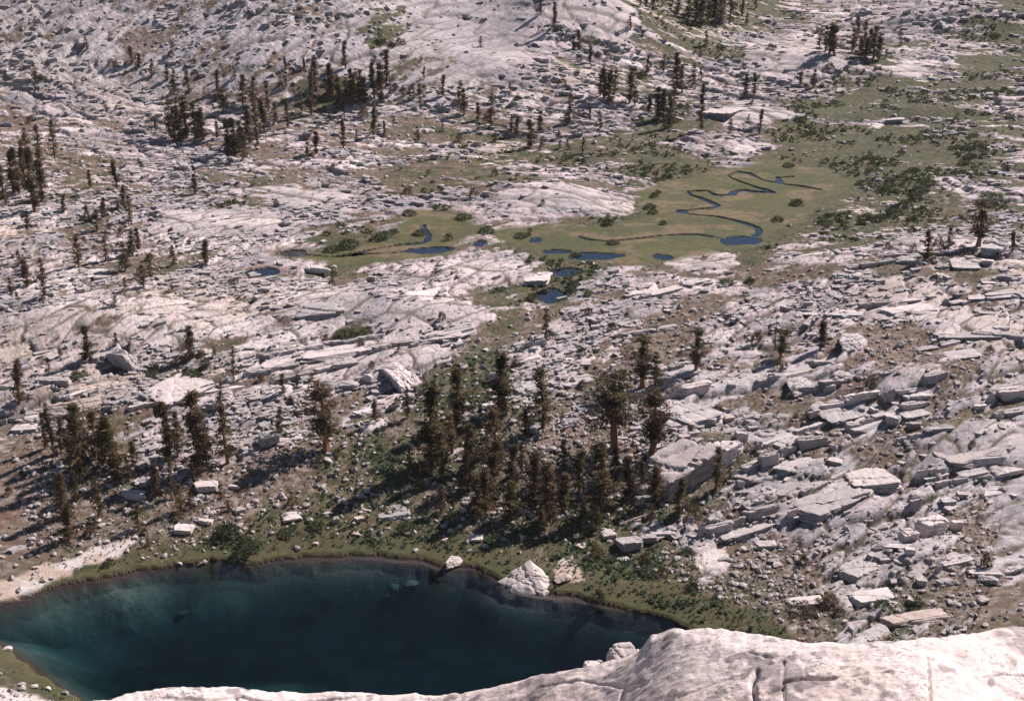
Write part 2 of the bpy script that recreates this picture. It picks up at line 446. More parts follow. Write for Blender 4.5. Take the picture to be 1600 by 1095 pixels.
# ------------------------------------------------------------------ materials
def new_mat(name):
    m = bpy.data.materials.new(name)
    m.use_nodes = True
    nt = m.node_tree
    return m, nt, nt.nodes, nt.links, nt.nodes["Principled BSDF"]

def noise_node(N, L, vec, scale, detail=4, rough=.6):
    n = N.new("ShaderNodeTexNoise"); n.inputs["Scale"].default_value = scale; n.inputs["Detail"].default_value = detail
    n.inputs["Roughness"].default_value = rough
    L.new(vec, n.inputs["Vector"])
    return n

def ramp(N, L, fac, stops):
    r = N.new("ShaderNodeValToRGB"); L.new(fac, r.inputs[0])
    e = r.color_ramp.elements
    while len(e) < len(stops): e.new(.5)
    for k, (p, c) in enumerate(stops):
        e[k].position = p; e[k].color = (*c, 1) if len(c) == 3 else c
    return r

def mixc(N, L, fac, a, b, mode='MIX'):
    m = N.new("ShaderNodeMix"); m.data_type = 'RGBA'; m.blend_type = mode
    for sock, v in ((m.inputs[0], fac), (m.inputs[6], a), (m.inputs[7], b)):
        if hasattr(v, "links"): L.new(v, sock)
        elif isinstance(v, (int, float)): sock.default_value = v
        else: sock.default_value = (*v, 1)
    return m.outputs[2]

def terrain_mat():
    m, nt, N, L, P = new_mat("ground_cover")
    at = N.new("ShaderNodeVertexColor"); at.layer_name = "albedo"
    g = N.new("ShaderNodeNewGeometry")
    n = noise_node(N, L, g.outputs["Position"], 1.3, 7, .78)
    r = ramp(N, L, n.outputs[0], [(.30, (.52, .50, .50)), (.44, (.92, .92, .92)), (.56, (1.04, 1.04, 1.04)), (.72, (1.28, 1.26, 1.24))])
    c = mixc(N, L, 1.0, at.outputs[0], r.outputs[0], 'MULTIPLY')
    L.new(c, P.inputs["Base Color"]); P.inputs["Roughness"].default_value = .9
    P.inputs["Specular IOR Level"].default_value = .25
    b = N.new("ShaderNodeBump"); b.inputs["Strength"].default_value = .8; b.inputs["Distance"].default_value = .25
    n2_ = noise_node(N, L, g.outputs["Position"], 2.2, 6, .75)
    L.new(n2_.outputs[0], b.inputs["Height"]); L.new(b.outputs[0], P.inputs["Normal"])
    return m

def ledge_mat():
    m, nt, N, L, P = new_mat("near_ledge_granite")
    at = N.new("ShaderNodeVertexColor"); at.layer_name = "albedo"
    g = N.new("ShaderNodeNewGeometry")
    n = noise_node(N, L, g.outputs["Position"], 14, 6, .75)
    r = ramp(N, L, n.outputs[0], [(.28, (.55, .53, .53)), (.42, (.93, .92, .92)), (.58, (1.05, 1.05, 1.05)), (.75, (1.2, 1.18, 1.16))])
    c = mixc(N, L, 1.0, at.outputs[0], r.outputs[0], 'MULTIPLY')
    n3_ = noise_node(N, L, g.outputs["Position"], 30, 3, .6); n5_ = noise_node(N, L, g.outputs["Position"], 1.6, 3, .6)
    sp = N.new("ShaderNodeMath"); sp.operation = 'MULTIPLY'
    a_ = ramp(N, L, n3_.outputs[0], [(.53, (0, 0, 0)), (.60, (1, 1, 1))]); b_ = ramp(N, L, n5_.outputs[0], [(.42, (0, 0, 0)), (.62, (.8, .8, .8))])
    L.new(a_.outputs[0], sp.inputs[0]); L.new(b_.outputs[0], sp.inputs[1])
    c = mixc(N, L, sp.outputs[0], c, (.13, .12, .118))
    L.new(c, P.inputs["Base Color"]); P.inputs["Roughness"].default_value = .9; P.inputs["Specular IOR Level"].default_value = .25
    b = N.new("ShaderNodeBump"); b.inputs["Strength"].default_value = .7; b.inputs["Distance"].default_value = .03
    n2_ = noise_node(N, L, g.outputs["Position"], 9, 7, .72)
    L.new(n2_.outputs[0], b.inputs["Height"]); L.new(b.outputs[0], P.inputs["Normal"])
    return m

def granite_mat(name, a, b, c, lichen=.5, scale=1.0):
    m, nt, N, L, P = new_mat(name)
    g = N.new("ShaderNodeNewGeometry"); oi = N.new("ShaderNodeObjectInfo")
    n = noise_node(N, L, g.outputs["Position"], .9 * scale, 5, .65)
    r = ramp(N, L, n.outputs[0], [(.3, a), (.5, b), (.72, c)])
    n3_ = noise_node(N, L, g.outputs["Position"], 5.5 * scale, 4, .7)
    l = ramp(N, L, n3_.outputs[0], [(.52, (0, 0, 0)), (.66, (lichen,) * 3)])
    col = mixc(N, L, l.outputs[0], r.outputs[0], (.13, .125, .125))
    t = N.new("ShaderNodeMapRange"); L.new(oi.outputs["Random"], t.inputs[0]); t.inputs[3].default_value = .74; t.inputs[4].default_value = 1.18
    hsv = N.new("ShaderNodeHueSaturation"); L.new(t.outputs[0], hsv.inputs["Value"]); L.new(col, hsv.inputs["Color"])
    L.new(hsv.outputs[0], P.inputs["Base Color"])
    P.inputs["Roughness"].default_value = .88; P.inputs["Specular IOR Level"].default_value = .25
    bp = N.new("ShaderNodeBump"); bp.inputs["Strength"].default_value = .7; bp.inputs["Distance"].default_value = .18 / scale
    n4_ = noise_node(N, L, g.outputs["Position"], 3.0 * scale, 6, .75)
    L.new(n4_.outputs[0], bp.inputs["Height"]); L.new(bp.outputs[0], P.inputs["Normal"])
    return m

def leaf_mat(name, dark, light, trans=.15):
    m, nt, N, L, P = new_mat(name)
    g = N.new("ShaderNodeNewGeometry"); oi = N.new("ShaderNodeObjectInfo")
    n = noise_node(N, L, g.outputs["Position"], 1.1, 3)
    r = ramp(N, L, n.outputs[0], [(.32, dark), (.68, light)])
    t = N.new("ShaderNodeMapRange"); L.new(oi.outputs["Random"], t.inputs[0]); t.inputs[3].default_value = .7; t.inputs[4].default_value = 1.25
    hsv = N.new("ShaderNodeHueSaturation"); L.new(t.outputs[0], hsv.inputs["Value"]); L.new(r.outputs[0], hsv.inputs["Color"])
    L.new(hsv.outputs[0], P.inputs["Base Color"]); P.inputs["Roughness"].default_value = .75; P.inputs["Specular IOR Level"].default_value = .2
    tr = N.new("ShaderNodeBsdfTranslucent"); L.new(hsv.outputs[0], tr.inputs[0])
    ms = N.new("ShaderNodeMixShader"); ms.inputs[0].default_value = trans
    out = N["Material Output"]
    L.new(P.outputs[0], ms.inputs[1]); L.new(tr.outputs[0], ms.inputs[2]); L.new(ms.outputs[0], out.inputs[0])
    return m

def bark_mat(name, a, b):
    m, nt, N, L, P = new_mat(name)
    g = N.new("ShaderNodeNewGeometry")
    n = noise_node(N, L, g.outputs["Position"], 4, 4)
    r = ramp(N, L, n.outputs[0], [(.35, a), (.65, b)])
    L.new(r.outputs[0], P.inputs["Base Color"]); P.inputs["Roughness"].default_value = .9
    return m

def water_mat(name, absorb=None, density=0.0, waves=.03, ior=1.33):
    m, nt, N, L, P = new_mat(name)
    N.remove(P)
    out = N["Material Output"]
    g = N.new("ShaderNodeNewGeometry")
    n = noise_node(N, L, g.outputs["Position"], 1.6, 3, .5)
    b = N.new("ShaderNodeBump"); b.inputs["Strength"].default_value = .35; b.inputs["Distance"].default_value = waves
    L.new(n.outputs[0], b.inputs["Height"])
    fr = N.new("ShaderNodeFresnel"); fr.inputs["IOR"].default_value = ior; L.new(b.outputs[0], fr.inputs["Normal"])
    gl = N.new("ShaderNodeBsdfGlossy"); gl.inputs["Roughness"].default_value = .03; L.new(b.outputs[0], gl.inputs["Normal"])
    tp = N.new("ShaderNodeBsdfTransparent")
    ms = N.new("ShaderNodeMixShader"); L.new(fr.outputs[0], ms.inputs[0]); L.new(tp.outputs[0], ms.inputs[1]); L.new(gl.outputs[0], ms.inputs[2])
    L.new(ms.outputs[0], out.inputs["Surface"])
    if absorb:
        va = N.new("ShaderNodeVolumeAbsorption"); va.inputs["Color"].default_value = (*absorb, 1); va.inputs["Density"].default_value = density
        L.new(va.outputs[0], out.inputs["Volume"])
    return m

M_ground = terrain_mat()
M_grey = granite_mat("grey_granite", (.30, .28, .285), (.41, .37, .36), (.50, .45, .435))
M_pale = granite_mat("pale_granite", (.39, .335, .325), (.52, .45, .43), (.62, .545, .52), .3)
M_pink = granite_mat("pinkish_granite", (.36, .28, .24), (.47, .38, .335), (.56, .48, .44), .3)
M_ledge = granite_mat("ledge_granite", (.46, .38, .35), (.56, .485, .455), (.64, .57, .54), .62, 2.2)
M_needle = leaf_mat("pine_needles", (.045, .040, .017), (.145, .108, .055), .36)
M_needle_b = leaf_mat("brown_pine_needles", (.058, .042, .022), (.17, .115, .066), .36)
M_willow = leaf_mat("willow_leaves", (.042, .058, .022), (.092, .108, .044), .3)
M_herb = leaf_mat("herb_leaves", (.045, .075, .035), (.10, .13, .075), .2)
M_bark = bark_mat("orange_bark", (.15, .07, .035), (.28, .135, .06))
M_dead = bark_mat("weathered_wood", (.16, .12, .10), (.34, .27, .22))
M_rust = bark_mat("rusty_dead_wood", (.17, .07, .035), (.30, .14, .075))
M_lake = water_mat("lake_water", (.40, .67, .695), .42, .006)
M_creek = water_mat("creek_water", None, 0, .008, 2.8)

# ------------------------------------------------------------------ mesh helpers
def mesh_from(name, co, faces, m, colors=None, smooth=False):
    me = bpy.data.meshes.new(name)
    co = np.asarray(co, np.float32); faces = np.asarray(faces, np.int32)
    k = faces.shape[1]
    me.vertices.add(len(co)); me.vertices.foreach_set("co", co.ravel())
    me.loops.add(faces.size); me.loops.foreach_set("vertex_index", faces.ravel())
    me.polygons.add(len(faces)); me.polygons.foreach_set("loop_start", np.arange(0, faces.size, k, dtype=np.int32))
    if smooth: me.polygons.foreach_set("use_smooth", np.ones(len(faces), bool))
    else: me.polygons.foreach_set("use_smooth", np.zeros(len(faces), bool))
    me.update(calc_edges=True)
    me.materials.append(m)
    if colors is not None:
        at = me.color_attributes.new("albedo", 'FLOAT_COLOR', 'POINT')
        c4 = np.ones((len(co), 4), np.float32); c4[:, :3] = colors
        at.data.foreach_set("color", c4.ravel())
    return me

def link(name, me, parent=None, **props):
    o = bpy.data.objects.new(name, me)
    COL.objects.link(o)
    if parent: o.parent = parent
    for k, v in props.items():
        if v: o[k] = v
    return o

def grid_faces(nr, nc):
    i = np.arange((nr - 1) * nc).reshape(nr - 1, nc)[:, :-1].ravel()
    return np.stack([i, i + 1, i + 1 + nc, i + nc], 1)

# ------------------------------------------------------------------ the ground sheet
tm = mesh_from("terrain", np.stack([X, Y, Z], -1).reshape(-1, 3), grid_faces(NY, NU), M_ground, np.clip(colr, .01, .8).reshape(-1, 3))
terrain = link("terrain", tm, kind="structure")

# lake water: a closed body, its skin at z = 0
c0 = np.mean(np.array(SHORE), 0)
ring = [(c0[0] + (x - c0[0]) * 1.10, c0[1] + (y - c0[1]) * 1.10) for x, y in SHORE]
n = len(ring)
me = bpy.data.meshes.new("lake")
me.from_pydata([(x, y, 0) for x, y in ring] + [(x, y, -11) for x, y in ring], [],
               [tuple(range(n)), tuple(range(2 * n - 1, n - 1, -1))] + [((i + 1) % n, i, n + i, n + (i + 1) % n) for i in range(n)])
me.materials.append(M_lake)
import bmesh
bm = bmesh.new(); bm.from_mesh(me); bmesh.ops.recalc_face_normals(bm, faces=bm.faces); bm.to_mesh(me); bm.free()
link("lake", me, kind="structure")

# creek: ribbons lying in the carved channels, then the pools
verts, faces = [], []
for c in CREEKS:
    p = np.array(c); b0 = len(verts)
    for i in range(len(p)):
        t = p[min(i + 1, len(p) - 1)] - p[max(i - 1, 0)]; t = t / np.hypot(*t); nrm = np.array((-t[1], t[0])) * 1.6
        verts += [(*(p[i] + nrm), MZ - .24), (*(p[i] - nrm), MZ - .24)]
        if i: faces.append((b0 + 2 * i - 2, b0 + 2 * i - 1, b0 + 2 * i + 1, b0 + 2 * i))
me = bpy.data.meshes.new("creek"); me.from_pydata(verts, [], faces); me.materials.append(M_creek)
link("creek", me, kind="structure")
for k, (cx, cy, rx, ry, zz) in enumerate(pool_d):
    me = bpy.data.meshes.new("pool")
    me.from_pydata([(cx + 1.5 * rx * math.cos(a * math.pi / 12), cy + 1.5 * ry * math.sin(a * math.pi / 12), zz - .15 - .002 * k) for a in range(24)], [], [tuple(range(24))])
    me.materials.append(M_creek)
    link("pool_water", me, kind="structure")

# ------------------------------------------------------------------ the granite ledge the picture was taken from
RIM = [(-2400, 1190), (-500, 1170), (-100, 1140), (100, 1113), (150, 1094), (200, 1083), (260, 1073), (310, 1071), (360, 1073), (420, 1080), (480, 1083), (540, 1080), (600, 1084),
       (680, 1084), (740, 1079), (790, 1070), (830, 1056), (880, 1047), (930, 1041), (965, 1030), (1000, 1014), (1016, 994), (1050, 984), (1100, 980), (1150, 985),
       (1200, 994), (1260, 1003), (1320, 1006), (1400, 1000), (1480, 992), (1560, 982), (1600, 977), (1750, 966), (2200, 950), (4200, 930)]
def build_ledge():
    lx = np.concatenate([np.linspace(-2400, -150, 90)[:-1], np.linspace(-150, 1750, 720), np.linspace(1750, 4200, 90)[1:]])
    rim_py = np.interp(lx, [p[0] for p in RIM], [p[1] for p in RIM]) + 2.0 * fbm(lx / 34, lx * 0, 901, 3) + 1.0 * fbm(lx / 9, lx * 0 + 3, 902, 2)
    rim_raw = rim_py; kk = np.exp(-.5 * (np.arange(-40, 41) / 14.0) ** 2); kk /= kk.sum()
    rim_s = np.convolve(np.pad(rim_py, 40, mode='edge'), kk, 'valid')
    up = [ray(a, b) for a, b in zip(lx, rim_s)]
    S_raw = np.array([ray(a, b)[1] for a, b in zip(lx, rim_raw)])
    U = np.array([p[0] for p in up]); S = np.array([p[1] for p in up])
    yr = 14.0 + 1.2 * np.sin(lx / 260.0) - 1.5 * sstep(900, 1500, lx)
    zr = CAM_H + S * yr
    tt = np.concatenate([np.linspace(-1, -.22, 40)[:-1], np.linspace(-.22, 0, 210), np.array([.02, .05, .1, .2, .5, 1.2, 3.0, 5.0])])
    T, _ = np.meshgrid(tt, lx, indexing='ij')
    Yl = np.where(T <= 0, yr + T * (yr - 0.5), yr + T * 9)
    back = (yr - Yl)
    Xl = U[None, :] * np.maximum(Yl, 4.0)
    Zl = np.where(T <= 0, zr + .16 * (1 - np.exp(-np.maximum(back, 0) / .30)) + .05 * back * np.sin(lx[None, :] / 110) * sstep(0, 1, back) + (6.8 + .0 * back) * sstep(3.2, 12.5, back), zr - 0.6 * (Yl - yr) ** 0.5 - 1.6 * (Yl - yr) - 0.25)
    Zl = Zl + (S_raw - S) * yr * np.exp(-(np.maximum(back, 0) / .35) ** 1.5)
    Zl = np.minimum(Zl, CAM_H - 1.75 + 0 * Zl)
    w = np.where(T <= 0, sstep(0, .25, back), 1.0)
    px_, py_ = project(Xl, np.maximum(Yl, 3), Zl)
    rough = .050 * fbm(Xl / 1.1, Yl / .9, 911, 4) + .013 * fbm(Xl / .12, Yl / .12, 912, 4)
    cells = [worley(Xl / s + .3 * fbm(Xl, Yl, 920, 2), Yl / (s * .8), 930 + int(s * 10)) for s in (1.7,)][0]
    joint = np.exp(-(cells[4] / .035) ** 2) * sstep(-.1, .5, fbm(Xl / 3, Yl / 3, 940, 2))
    rough = rough + .06 * (cells[0] - .5) * sstep(-.2, .4, fbm(Xl / 3, Yl / 3, 940, 2)) - .05 * joint
    # the joints one can see in the photograph
    for line, wd, dp in ([((1449, 1022), (1451, 1060), (1454, 1130)), 1.8, .10], [((1184, 1045), (1176, 1070), (1184, 1130)), 4.0, .16], [((1226, 1030), (1223, 1060), (1226, 1125)), 1.6, .08],
                         [((1176, 1048), (1200, 1034), (1226, 1030)), 2, .05], [((1226, 1070), (1262, 1064), (1305, 1062)), 2.2, .10], [((1224, 1078), (1190, 1092)), 2.2, .08], [((1257, 1040), (1258, 1066)), 1.5, .06],
                         [((1535, 1054), (1640, 1052)), 1.5, .07], [((960, 1110), (975, 1078), (1010, 1066)), 2.5, .07], [((1170, 1020), (1205, 1024)), 2, .05],
                         [((1060, 1090), (1130, 1060), (1170, 1050)), 1.5, .04], [((800, 1110), (845, 1078), (900, 1066), (985, 1072)), 2.0, .05], [((1300, 1062), (1380, 1052), (1449, 1056)), 1.0, .03]):
        rough = rough - .45 * dp * np.exp(-(seg_dist(px_, py_, line) / wd) ** 2)
    Zl = Zl + rough * w
    n_a = fbm(Xl / .5, Yl / .5, 951, 4); n_b = fbm(Xl / 2.2, Yl / 2.2, 952, 3); n_c = fbm(Xl / .11, Yl / .11, 953, 3)
    c = np.ones(Xl.shape + (3,), np.float32) * np.array((.57, .49, .46), np.float32)
    c = mix(c, (.58, .44, .39), sstep(0, .8, n_b) * .6)
    c = mix(c, (.60, .54, .51), sstep(0, .8, -n_b + .4 * n_a) * .8)
    lich = sstep(.06, .34, n_a * .75 + n_c * .55 + .5 * np.exp(-((px_ - 1090) / 90) ** 2 - ((py_ - 1012) / 16) ** 2) + .12 * n_b - .18)
    c = mix(c, (.19, .165, .165), lich * .8)
    c = c * (1 + .10 * n_c[..., None])
    me = mesh_from("granite_ledge", np.stack([Xl, Yl, Zl], -1).reshape(-1, 3), grid_faces(*T.shape), ledge_mat(), np.clip(c, .02, .8).reshape(-1, 3), True)
    return link("granite_ledge", me, kind="structure")
ledge_o = build_ledge()

# ------------------------------------------------------------------ rocks
def icosphere(sub):
    b = bmesh.new(); bmesh.ops.create_icosphere(b, subdivisions=sub, radius=1)
    co = np.array([v.co[:] for v in b.verts]); fc = np.array([[v.index for v in f.verts] for f in b.faces]); b.free()
    return co, fc
ICO = {1: icosphere(1), 3: icosphere(4), 5: icosphere(5)}

def rock_mesh(kind, seed, m, sub=3):
    r = np.random.default_rng(seed)
    d, f = ICO[5]
    if kind == 'round':
        nrm = r.normal(size=(15, 3)); off = r.uniform(.72, 1.0, 15); soft = 20
    elif kind == 'block':
        nrm = np.vstack([np.eye(3), -np.eye(3)]) + r.normal(size=(6, 3)) * .13
        off = r.uniform(.62, .80, 6); nrm = np.vstack([nrm, r.normal(size=(7, 3))]); off = np.concatenate([off, r.uniform(.78, .98, 7)]); soft = 34
    else:  # slab: long faces, a slanting top, broken ends
        nrm = np.vstack([np.eye(3), -np.eye(3)]) + r.normal(size=(6, 3)) * .10
        nrm[2] += (r.normal() * .12, .22, 0)
        off = np.array([.78, .66, .62, .78, .66, .62]) * r.uniform(.85, 1.1, 6); nrm = np.vstack([nrm, r.normal(size=(6, 3)) * (1, 1, .45)]); off = np.concatenate([off, r.uniform(.70, .92, 6)]); soft = 40
    nrm = nrm / np.linalg.norm(nrm, axis=1)[:, None]
    q = np.maximum(d @ nrm.T, 1e-3) / off            # 1/r for each plane
    rad = 1.0 / (np.sum(q ** soft, 1) ** (1 / soft))
    co = d * rad[:, None]
    if sub > 1:
        # parallel sheets and a few cross joints
        ax = np.array((.02, .05, 1)) + r.normal(size=3) * .03
        lay = (co @ ax) * r.uniform(2.2, 3.4) + .08 * fbm(co[:, 0] * 1.5, co[:, 1] * 1.5, 960 + seed, 2)
        fr = lay - np.floor(lay); stepv = _hash(np.floor(lay), np.floor(lay) * 0, seed)
        co[:, :2] *= (1 + .12 * (stepv - .5) - .10 * np.exp(-(np.minimum(fr, 1 - fr) / .09) ** 2))[:, None]
        for q_ in range(4):
            a_ = r.uniform(0, 3.14); nn = np.array((math.cos(a_), math.sin(a_), r.normal() * .15))
            dd = co @ nn - r.uniform(-.5, .5) + .05 * fbm(co[:, 2] * 3, co[:, 0] * 3, 961 + seed + q_, 2)
            co *= (1 - .09 * np.exp(-(dd / .035) ** 2))[:, None]
            co[:, 2] += .10 * r.normal() * (dd > 0)
    jit = fbm(co[:, 0] * 2.6 + co[:, 2] * 1.7 + seed, co[:, 1] * 2.6 - co[:, 2] * 1.3, 970 + seed, 4)
    co = co * (1 + (.045 if sub > 1 else .0) * jit[:, None])
    co = co / np.abs(co).max(0)                       # fills -1..1 on every axis
    return mesh_from(kind + "_rock", co, f, m)

MATS = {'g': M_grey, 'p': M_pale, 'k': M_pink}
ROCKS = {(k, c): [rock_mesh(k, 10 * i + 3 + 7 * j, MATS[c]) for i in range(4)] for j, k in enumerate(('round', 'block', 'slab')) for c in MATS}

ROCKS_S = [rock_mesh('round', 71 + i, granite_mat('silted_granite', (.11, .105, .09), (.16, .15, .13), (.21, .20, .17))) for i in range(2)]
def put_rock(name, x, y, z, w, d, h, kind, colour, yaw, parent=None, sink=.22, tilt=(0, 0), **props):
    me = rnd.choice(ROCKS[(kind, colour)])
    o = link(name, me, parent, **props)
    o.scale = (w / 2, d / 2, h / 2)
    o.location = (x, y, z + h * (.5 - sink))
    o.rotation_euler = (tilt[0], tilt[1], yaw)
    return o

# ------------------------------------------------------------------ labels: every thing is placed by what it stands beside
MARKS = [
    (40, 270, "in the tall clump at the far left edge"), (170, 345, "on the rocks right of the left-edge clump"), (60, 445, "on the ledges below the left-edge clump"),
    (215, 430, "in the ragged boulder-strewn thicket at left"), (305, 305, "around the single pine above the meadows' left"), (330, 415, "by the bright slabs left of the creek"),
    (60, 120, "on the steep grey slope at upper left"), (220, 105, "high on the grey slope in its gully"), (290, 140, "at the brow of the grey slope"),
    (295, 215, "in the tight row below the grey slope"), (350, 155, "at the upper edge of the slope grove"), (385, 235, "in the lower slope grove with leaning stems"),
    (430, 180, "between the two upper left groves"), (490, 140, "around the slim spire on the hillside"), (545, 165, "in the dense dark hillside grove"),
    (600, 145, "on the right flank of the hillside grove"), (490, 240, "on the pale slabs below the hillside grove"), (575, 215, "on the bare rock above the grass strip"),
    (660, 160, "scattered on pale rock below the dome"), (735, 180, "in the row under the rounded dome"), (780, 215, "above the long grass strip"),
    (750, 60, "on the rounded granite dome"), (850, 40, "on the cliff right of the dome"), (910, 90, "in the grassy notch behind the dome"),
    (955, 150, "in the clump with the big cast shadow"), (900, 215, "on the green shelf below the clump"), (845, 225, "left of the green shelf"),
    (1030, 125, "around the tallest spire at upper centre"), (1040, 195, "in the tight stand beneath the tallest spire"), (1100, 170, "by the thin bare pine on pale rock"),
    (1175, 165, "beside the smooth slab above the meadow"), (1170, 205, "on the green rim above the meadow"), (1060, 25, "in the shaded grove at the top centre"),
    (1120, 30, "in the dark grove at the top"), (1180, 30, "beside the grassy hollow at the top"), (1300, 90, "in the brownish clump at upper right"),
    (1360, 90, "in the larger brownish clump at upper right"), (1260, 130, "on fractured slabs left of the brownish clump"), (1420, 120, "in the willow flats at upper right"),
    (1530, 90, "under the shaded cliff at top right"), (1400, 200, "on the rocky bar among the willow flats"), (1300, 200, "in the green flats behind the meadow"),
    (1540, 220, "in the willow thicket at the right edge"), (1250, 260, "where willows meet the meadow's back edge"), (1400, 300, "in the shallow green gully right of the meadow"),
    (1300, 345, "on the bright rocks right of the meadow"), (1040, 300, "in the open meadow by the creek bends"), (850, 320, "on the flat pale outcrop behind the meadow"),
    (700, 340, "among the willows of the western meadow"), (560, 390, "along the western creek"), (480, 410, "at the western end of the creek"),
    (440, 300, "on the broad pale shelf left of the meadow"), (720, 265, "along the grass strip"), (1520, 385, "around the big double-trunked pine"),
    (1455, 395, "on the turf left of the double-trunked pine"), (1330, 400, "on the rounded ledges left of the turf patch"), (1100, 420, "on the rock rim in front of the meadow"),
    (870, 440, "around the small pools below the meadow"), (700, 440, "on the pale rock left of the small pools"), (520, 470, "on the big jointed dome at centre left"),
    (280, 480, "on the jointed bedrock left of the dome"), (100, 500, "on the smooth bedrock at the left edge"), (140, 570, "at the foot of the smooth left bedrock"),
    (300, 565, "by the green hollow under the bedrock"), (120, 635, "by the big rounded boulder at left"), (360, 620, "on the pale ramp right of the green hollow"),
    (450, 590, "on the tilted ledges at centre left"), (560, 600, "by the row of rounded grey blocks"), (630, 570, "beside the big pale rounded knob"),
    (720, 520, "on the stony flat right of the knob"), (850, 550, "in the broken rocks above the lake grove"), (980, 480, "on the low rocks right of the small pools"),
    (1180, 470, "on the bare stony flat at right centre"), (1450, 480, "on the long smooth ledges at right"), (1220, 560, "around the small round-crowned pine at right"),
    (1340, 560, "by the rounded grey dome rock at right"), (1080, 575, "around the orange-trunked pine above the slabs"), (1010, 590, "beside the paired orange-trunked pines"),
    (80, 700, "in the left lakeside grove with orange trunks"), (150, 715, "in the thick middle of the left lakeside grove"), (215, 745, "right of the left lakeside grove"),
    (300, 720, "around the tallest pine by the left lakeside"), (110, 800, "below the left lakeside grove"), (160, 830, "near the bare slope left of the lake"),
    (270, 785, "by the flat white slab above the lake"), (350, 790, "near the fallen log above the lake"), (220, 850, "by the pale ramp at the lake's left"),
    (50, 850, "on the brown slope at the lower left edge"), (60, 930, "along the lake's left shore"), (330, 870, "on the turf shore by the dark boulder"),
    (430, 690, "in the blocks left of the lone broad pine"), (510, 700, "around the lone broad bushy pine"), (600, 650, "on the fern slope above the lake"),
    (470, 790, "on the meadowy slope above the lake"), (540, 840, "near the pinkish boulder by the lake"), (660, 720, "at the left edge of the shaded lake grove"),
    (715, 660, "by the leaning dark pine of the lake grove"), (780, 650, "behind the shaded lake grove"), (770, 750, "in the middle of the shaded lake grove"),
    (730, 810, "in the deep shade above the lake"), (845, 660, "in the open scree of the lake grove"), (845, 790, "in the front row of the shaded lake grove"),
    (955, 690, "by the big broad pine over the scree"), (935, 800, "in the shade below the big broad pine"), (1020, 690, "beside the great split slab"),
    (1000, 790, "below the great split slab"), (1070, 790, "in the clearing below the great slab"), (1080, 620, "on the slabs behind the great split slab"),
    (1120, 750, "at the right end of the great split slab"), (1000, 840, "around the blocky outcrop over the lake"), (900, 890, "by the cracked white shore rock"),
    (700, 870, "by the split white shore boulder"), (980, 910, "in the herb bed on the right shore"), (1060, 940, "on the turf of the right shore"),
    (1110, 870, "by the smooth pale plate of bedrock"), (1200, 650, "in the block field right of the great slab"), (1310, 640, "by the long grey ledge at right"),
    (1430, 620, "by the big tilted slab at right"), (1540, 610, "beside the rounded block at the right edge"), (1520, 700, "on the giant triangular slab"),
    (1380, 690, "in the stacked ledges left of the triangular slab"), (1240, 710, "on the stacked ledges above the lower slabs"), (1180, 800, "on the wavy ledges above the pale plate"),
    (1300, 790, "on the lower cracked slabs at right"), (1430, 830, "around the white fin of rock"), (1540, 790, "in the rubble right of the white fin"),
    (1500, 890, "by the long leaning block at lower right"), (1250, 880, "on the brown gravel bank at lower right"), (1260, 940, "by the low white slab at lower right"),
    (1420, 930, "in the green rubble above the ledge"), (1560, 940, "in the rubble near the right ledge"), (60, 1050, "on the near shore in the bottom corner"),
]
ORD = ["first", "second", "third", "fourth", "fifth", "sixth", "seventh", "eighth", "ninth", "tenth", "eleventh", "twelfth", "thirteenth", "fourteenth",
       "fifteenth", "sixteenth", "seventeenth", "eighteenth", "nineteenth", "twentieth"]

def write_labels():
    groups = {}
    for o, look, px, py, noun in THINGS:
        k = min(range(len(MARKS)), key=lambda i: (MARKS[i][0] - px) ** 2 + (1.6 * (MARKS[i][1] - py)) ** 2)
        groups.setdefault((k, noun), []).append((px, o, look))
    for (k, noun), members in groups.items():
        members.sort(key=lambda t: t[0])
        ph = MARKS[k][2]
        for i, (px, o, look) in enumerate(members):
            nm = len(members)
            if look is None: continue
            if nm == 1: o["label"] = f"{look}, the only {noun} {ph}"
            elif i == nm - 1: o["label"] = f"{look}, rightmost {ph}"
            elif i == 0: o["label"] = f"{look}, leftmost {ph}"
            else: o["label"] = f"{look}, {ORD[i]} from left {ph}" if i < len(ORD) else f"{look}, {i + 1}th from left {ph}"

THINGS = []          # (object, look, px, py, noun); look None: labelled by hand, counts in the ranks only
def register(o, look, px, py, noun):
    THINGS.append((o, look, px, py, noun))

# ------------------------------------------------------------------ bedrock slabs (parts of the terrain) and the rocks one can name
# photo centre x, foot y, width and height in photo pixels, kind, colour, yaw degrees, label
PXM = lambda y, z: math.hypot(y, CAM_H - z) / FPX
def px_rock(name, cx, foot, w, h, kind, col, yaw=None, parent=None, depth=.75, flat=.72, label=None, cat=None, group=None, sink=.22, tilt=0.0):
    x, y, z = ground_at(cx, foot)
    s = PXM(y, z)
    de = math.atan2(CAM_H - z, y)
    W = w * s; D = max(min(W * depth, flat * h * s / math.sin(de)), .30 * W if parent else .45 * W); H = max((h * s - D * math.sin(de) * .8) / math.cos(de), .26 * h * s, .2)
    y += D * .28; x = x * y / (y - D * .28)
    z = lookup(Z, x, y)
    zf = min(z, lookup(Z, x, y - D * .4))
    o = put_rock(name, x, y, zf, W, D, H / (1 - sink), kind, col, R(rnd.uniform(-14, 14) if yaw is None else yaw), parent, sink, (R(rnd.uniform(-4, 4)), R(tilt)))
    if label: o["label"] = label
    if cat: o["category"] = cat
    if group: o["group"] = group
    return o

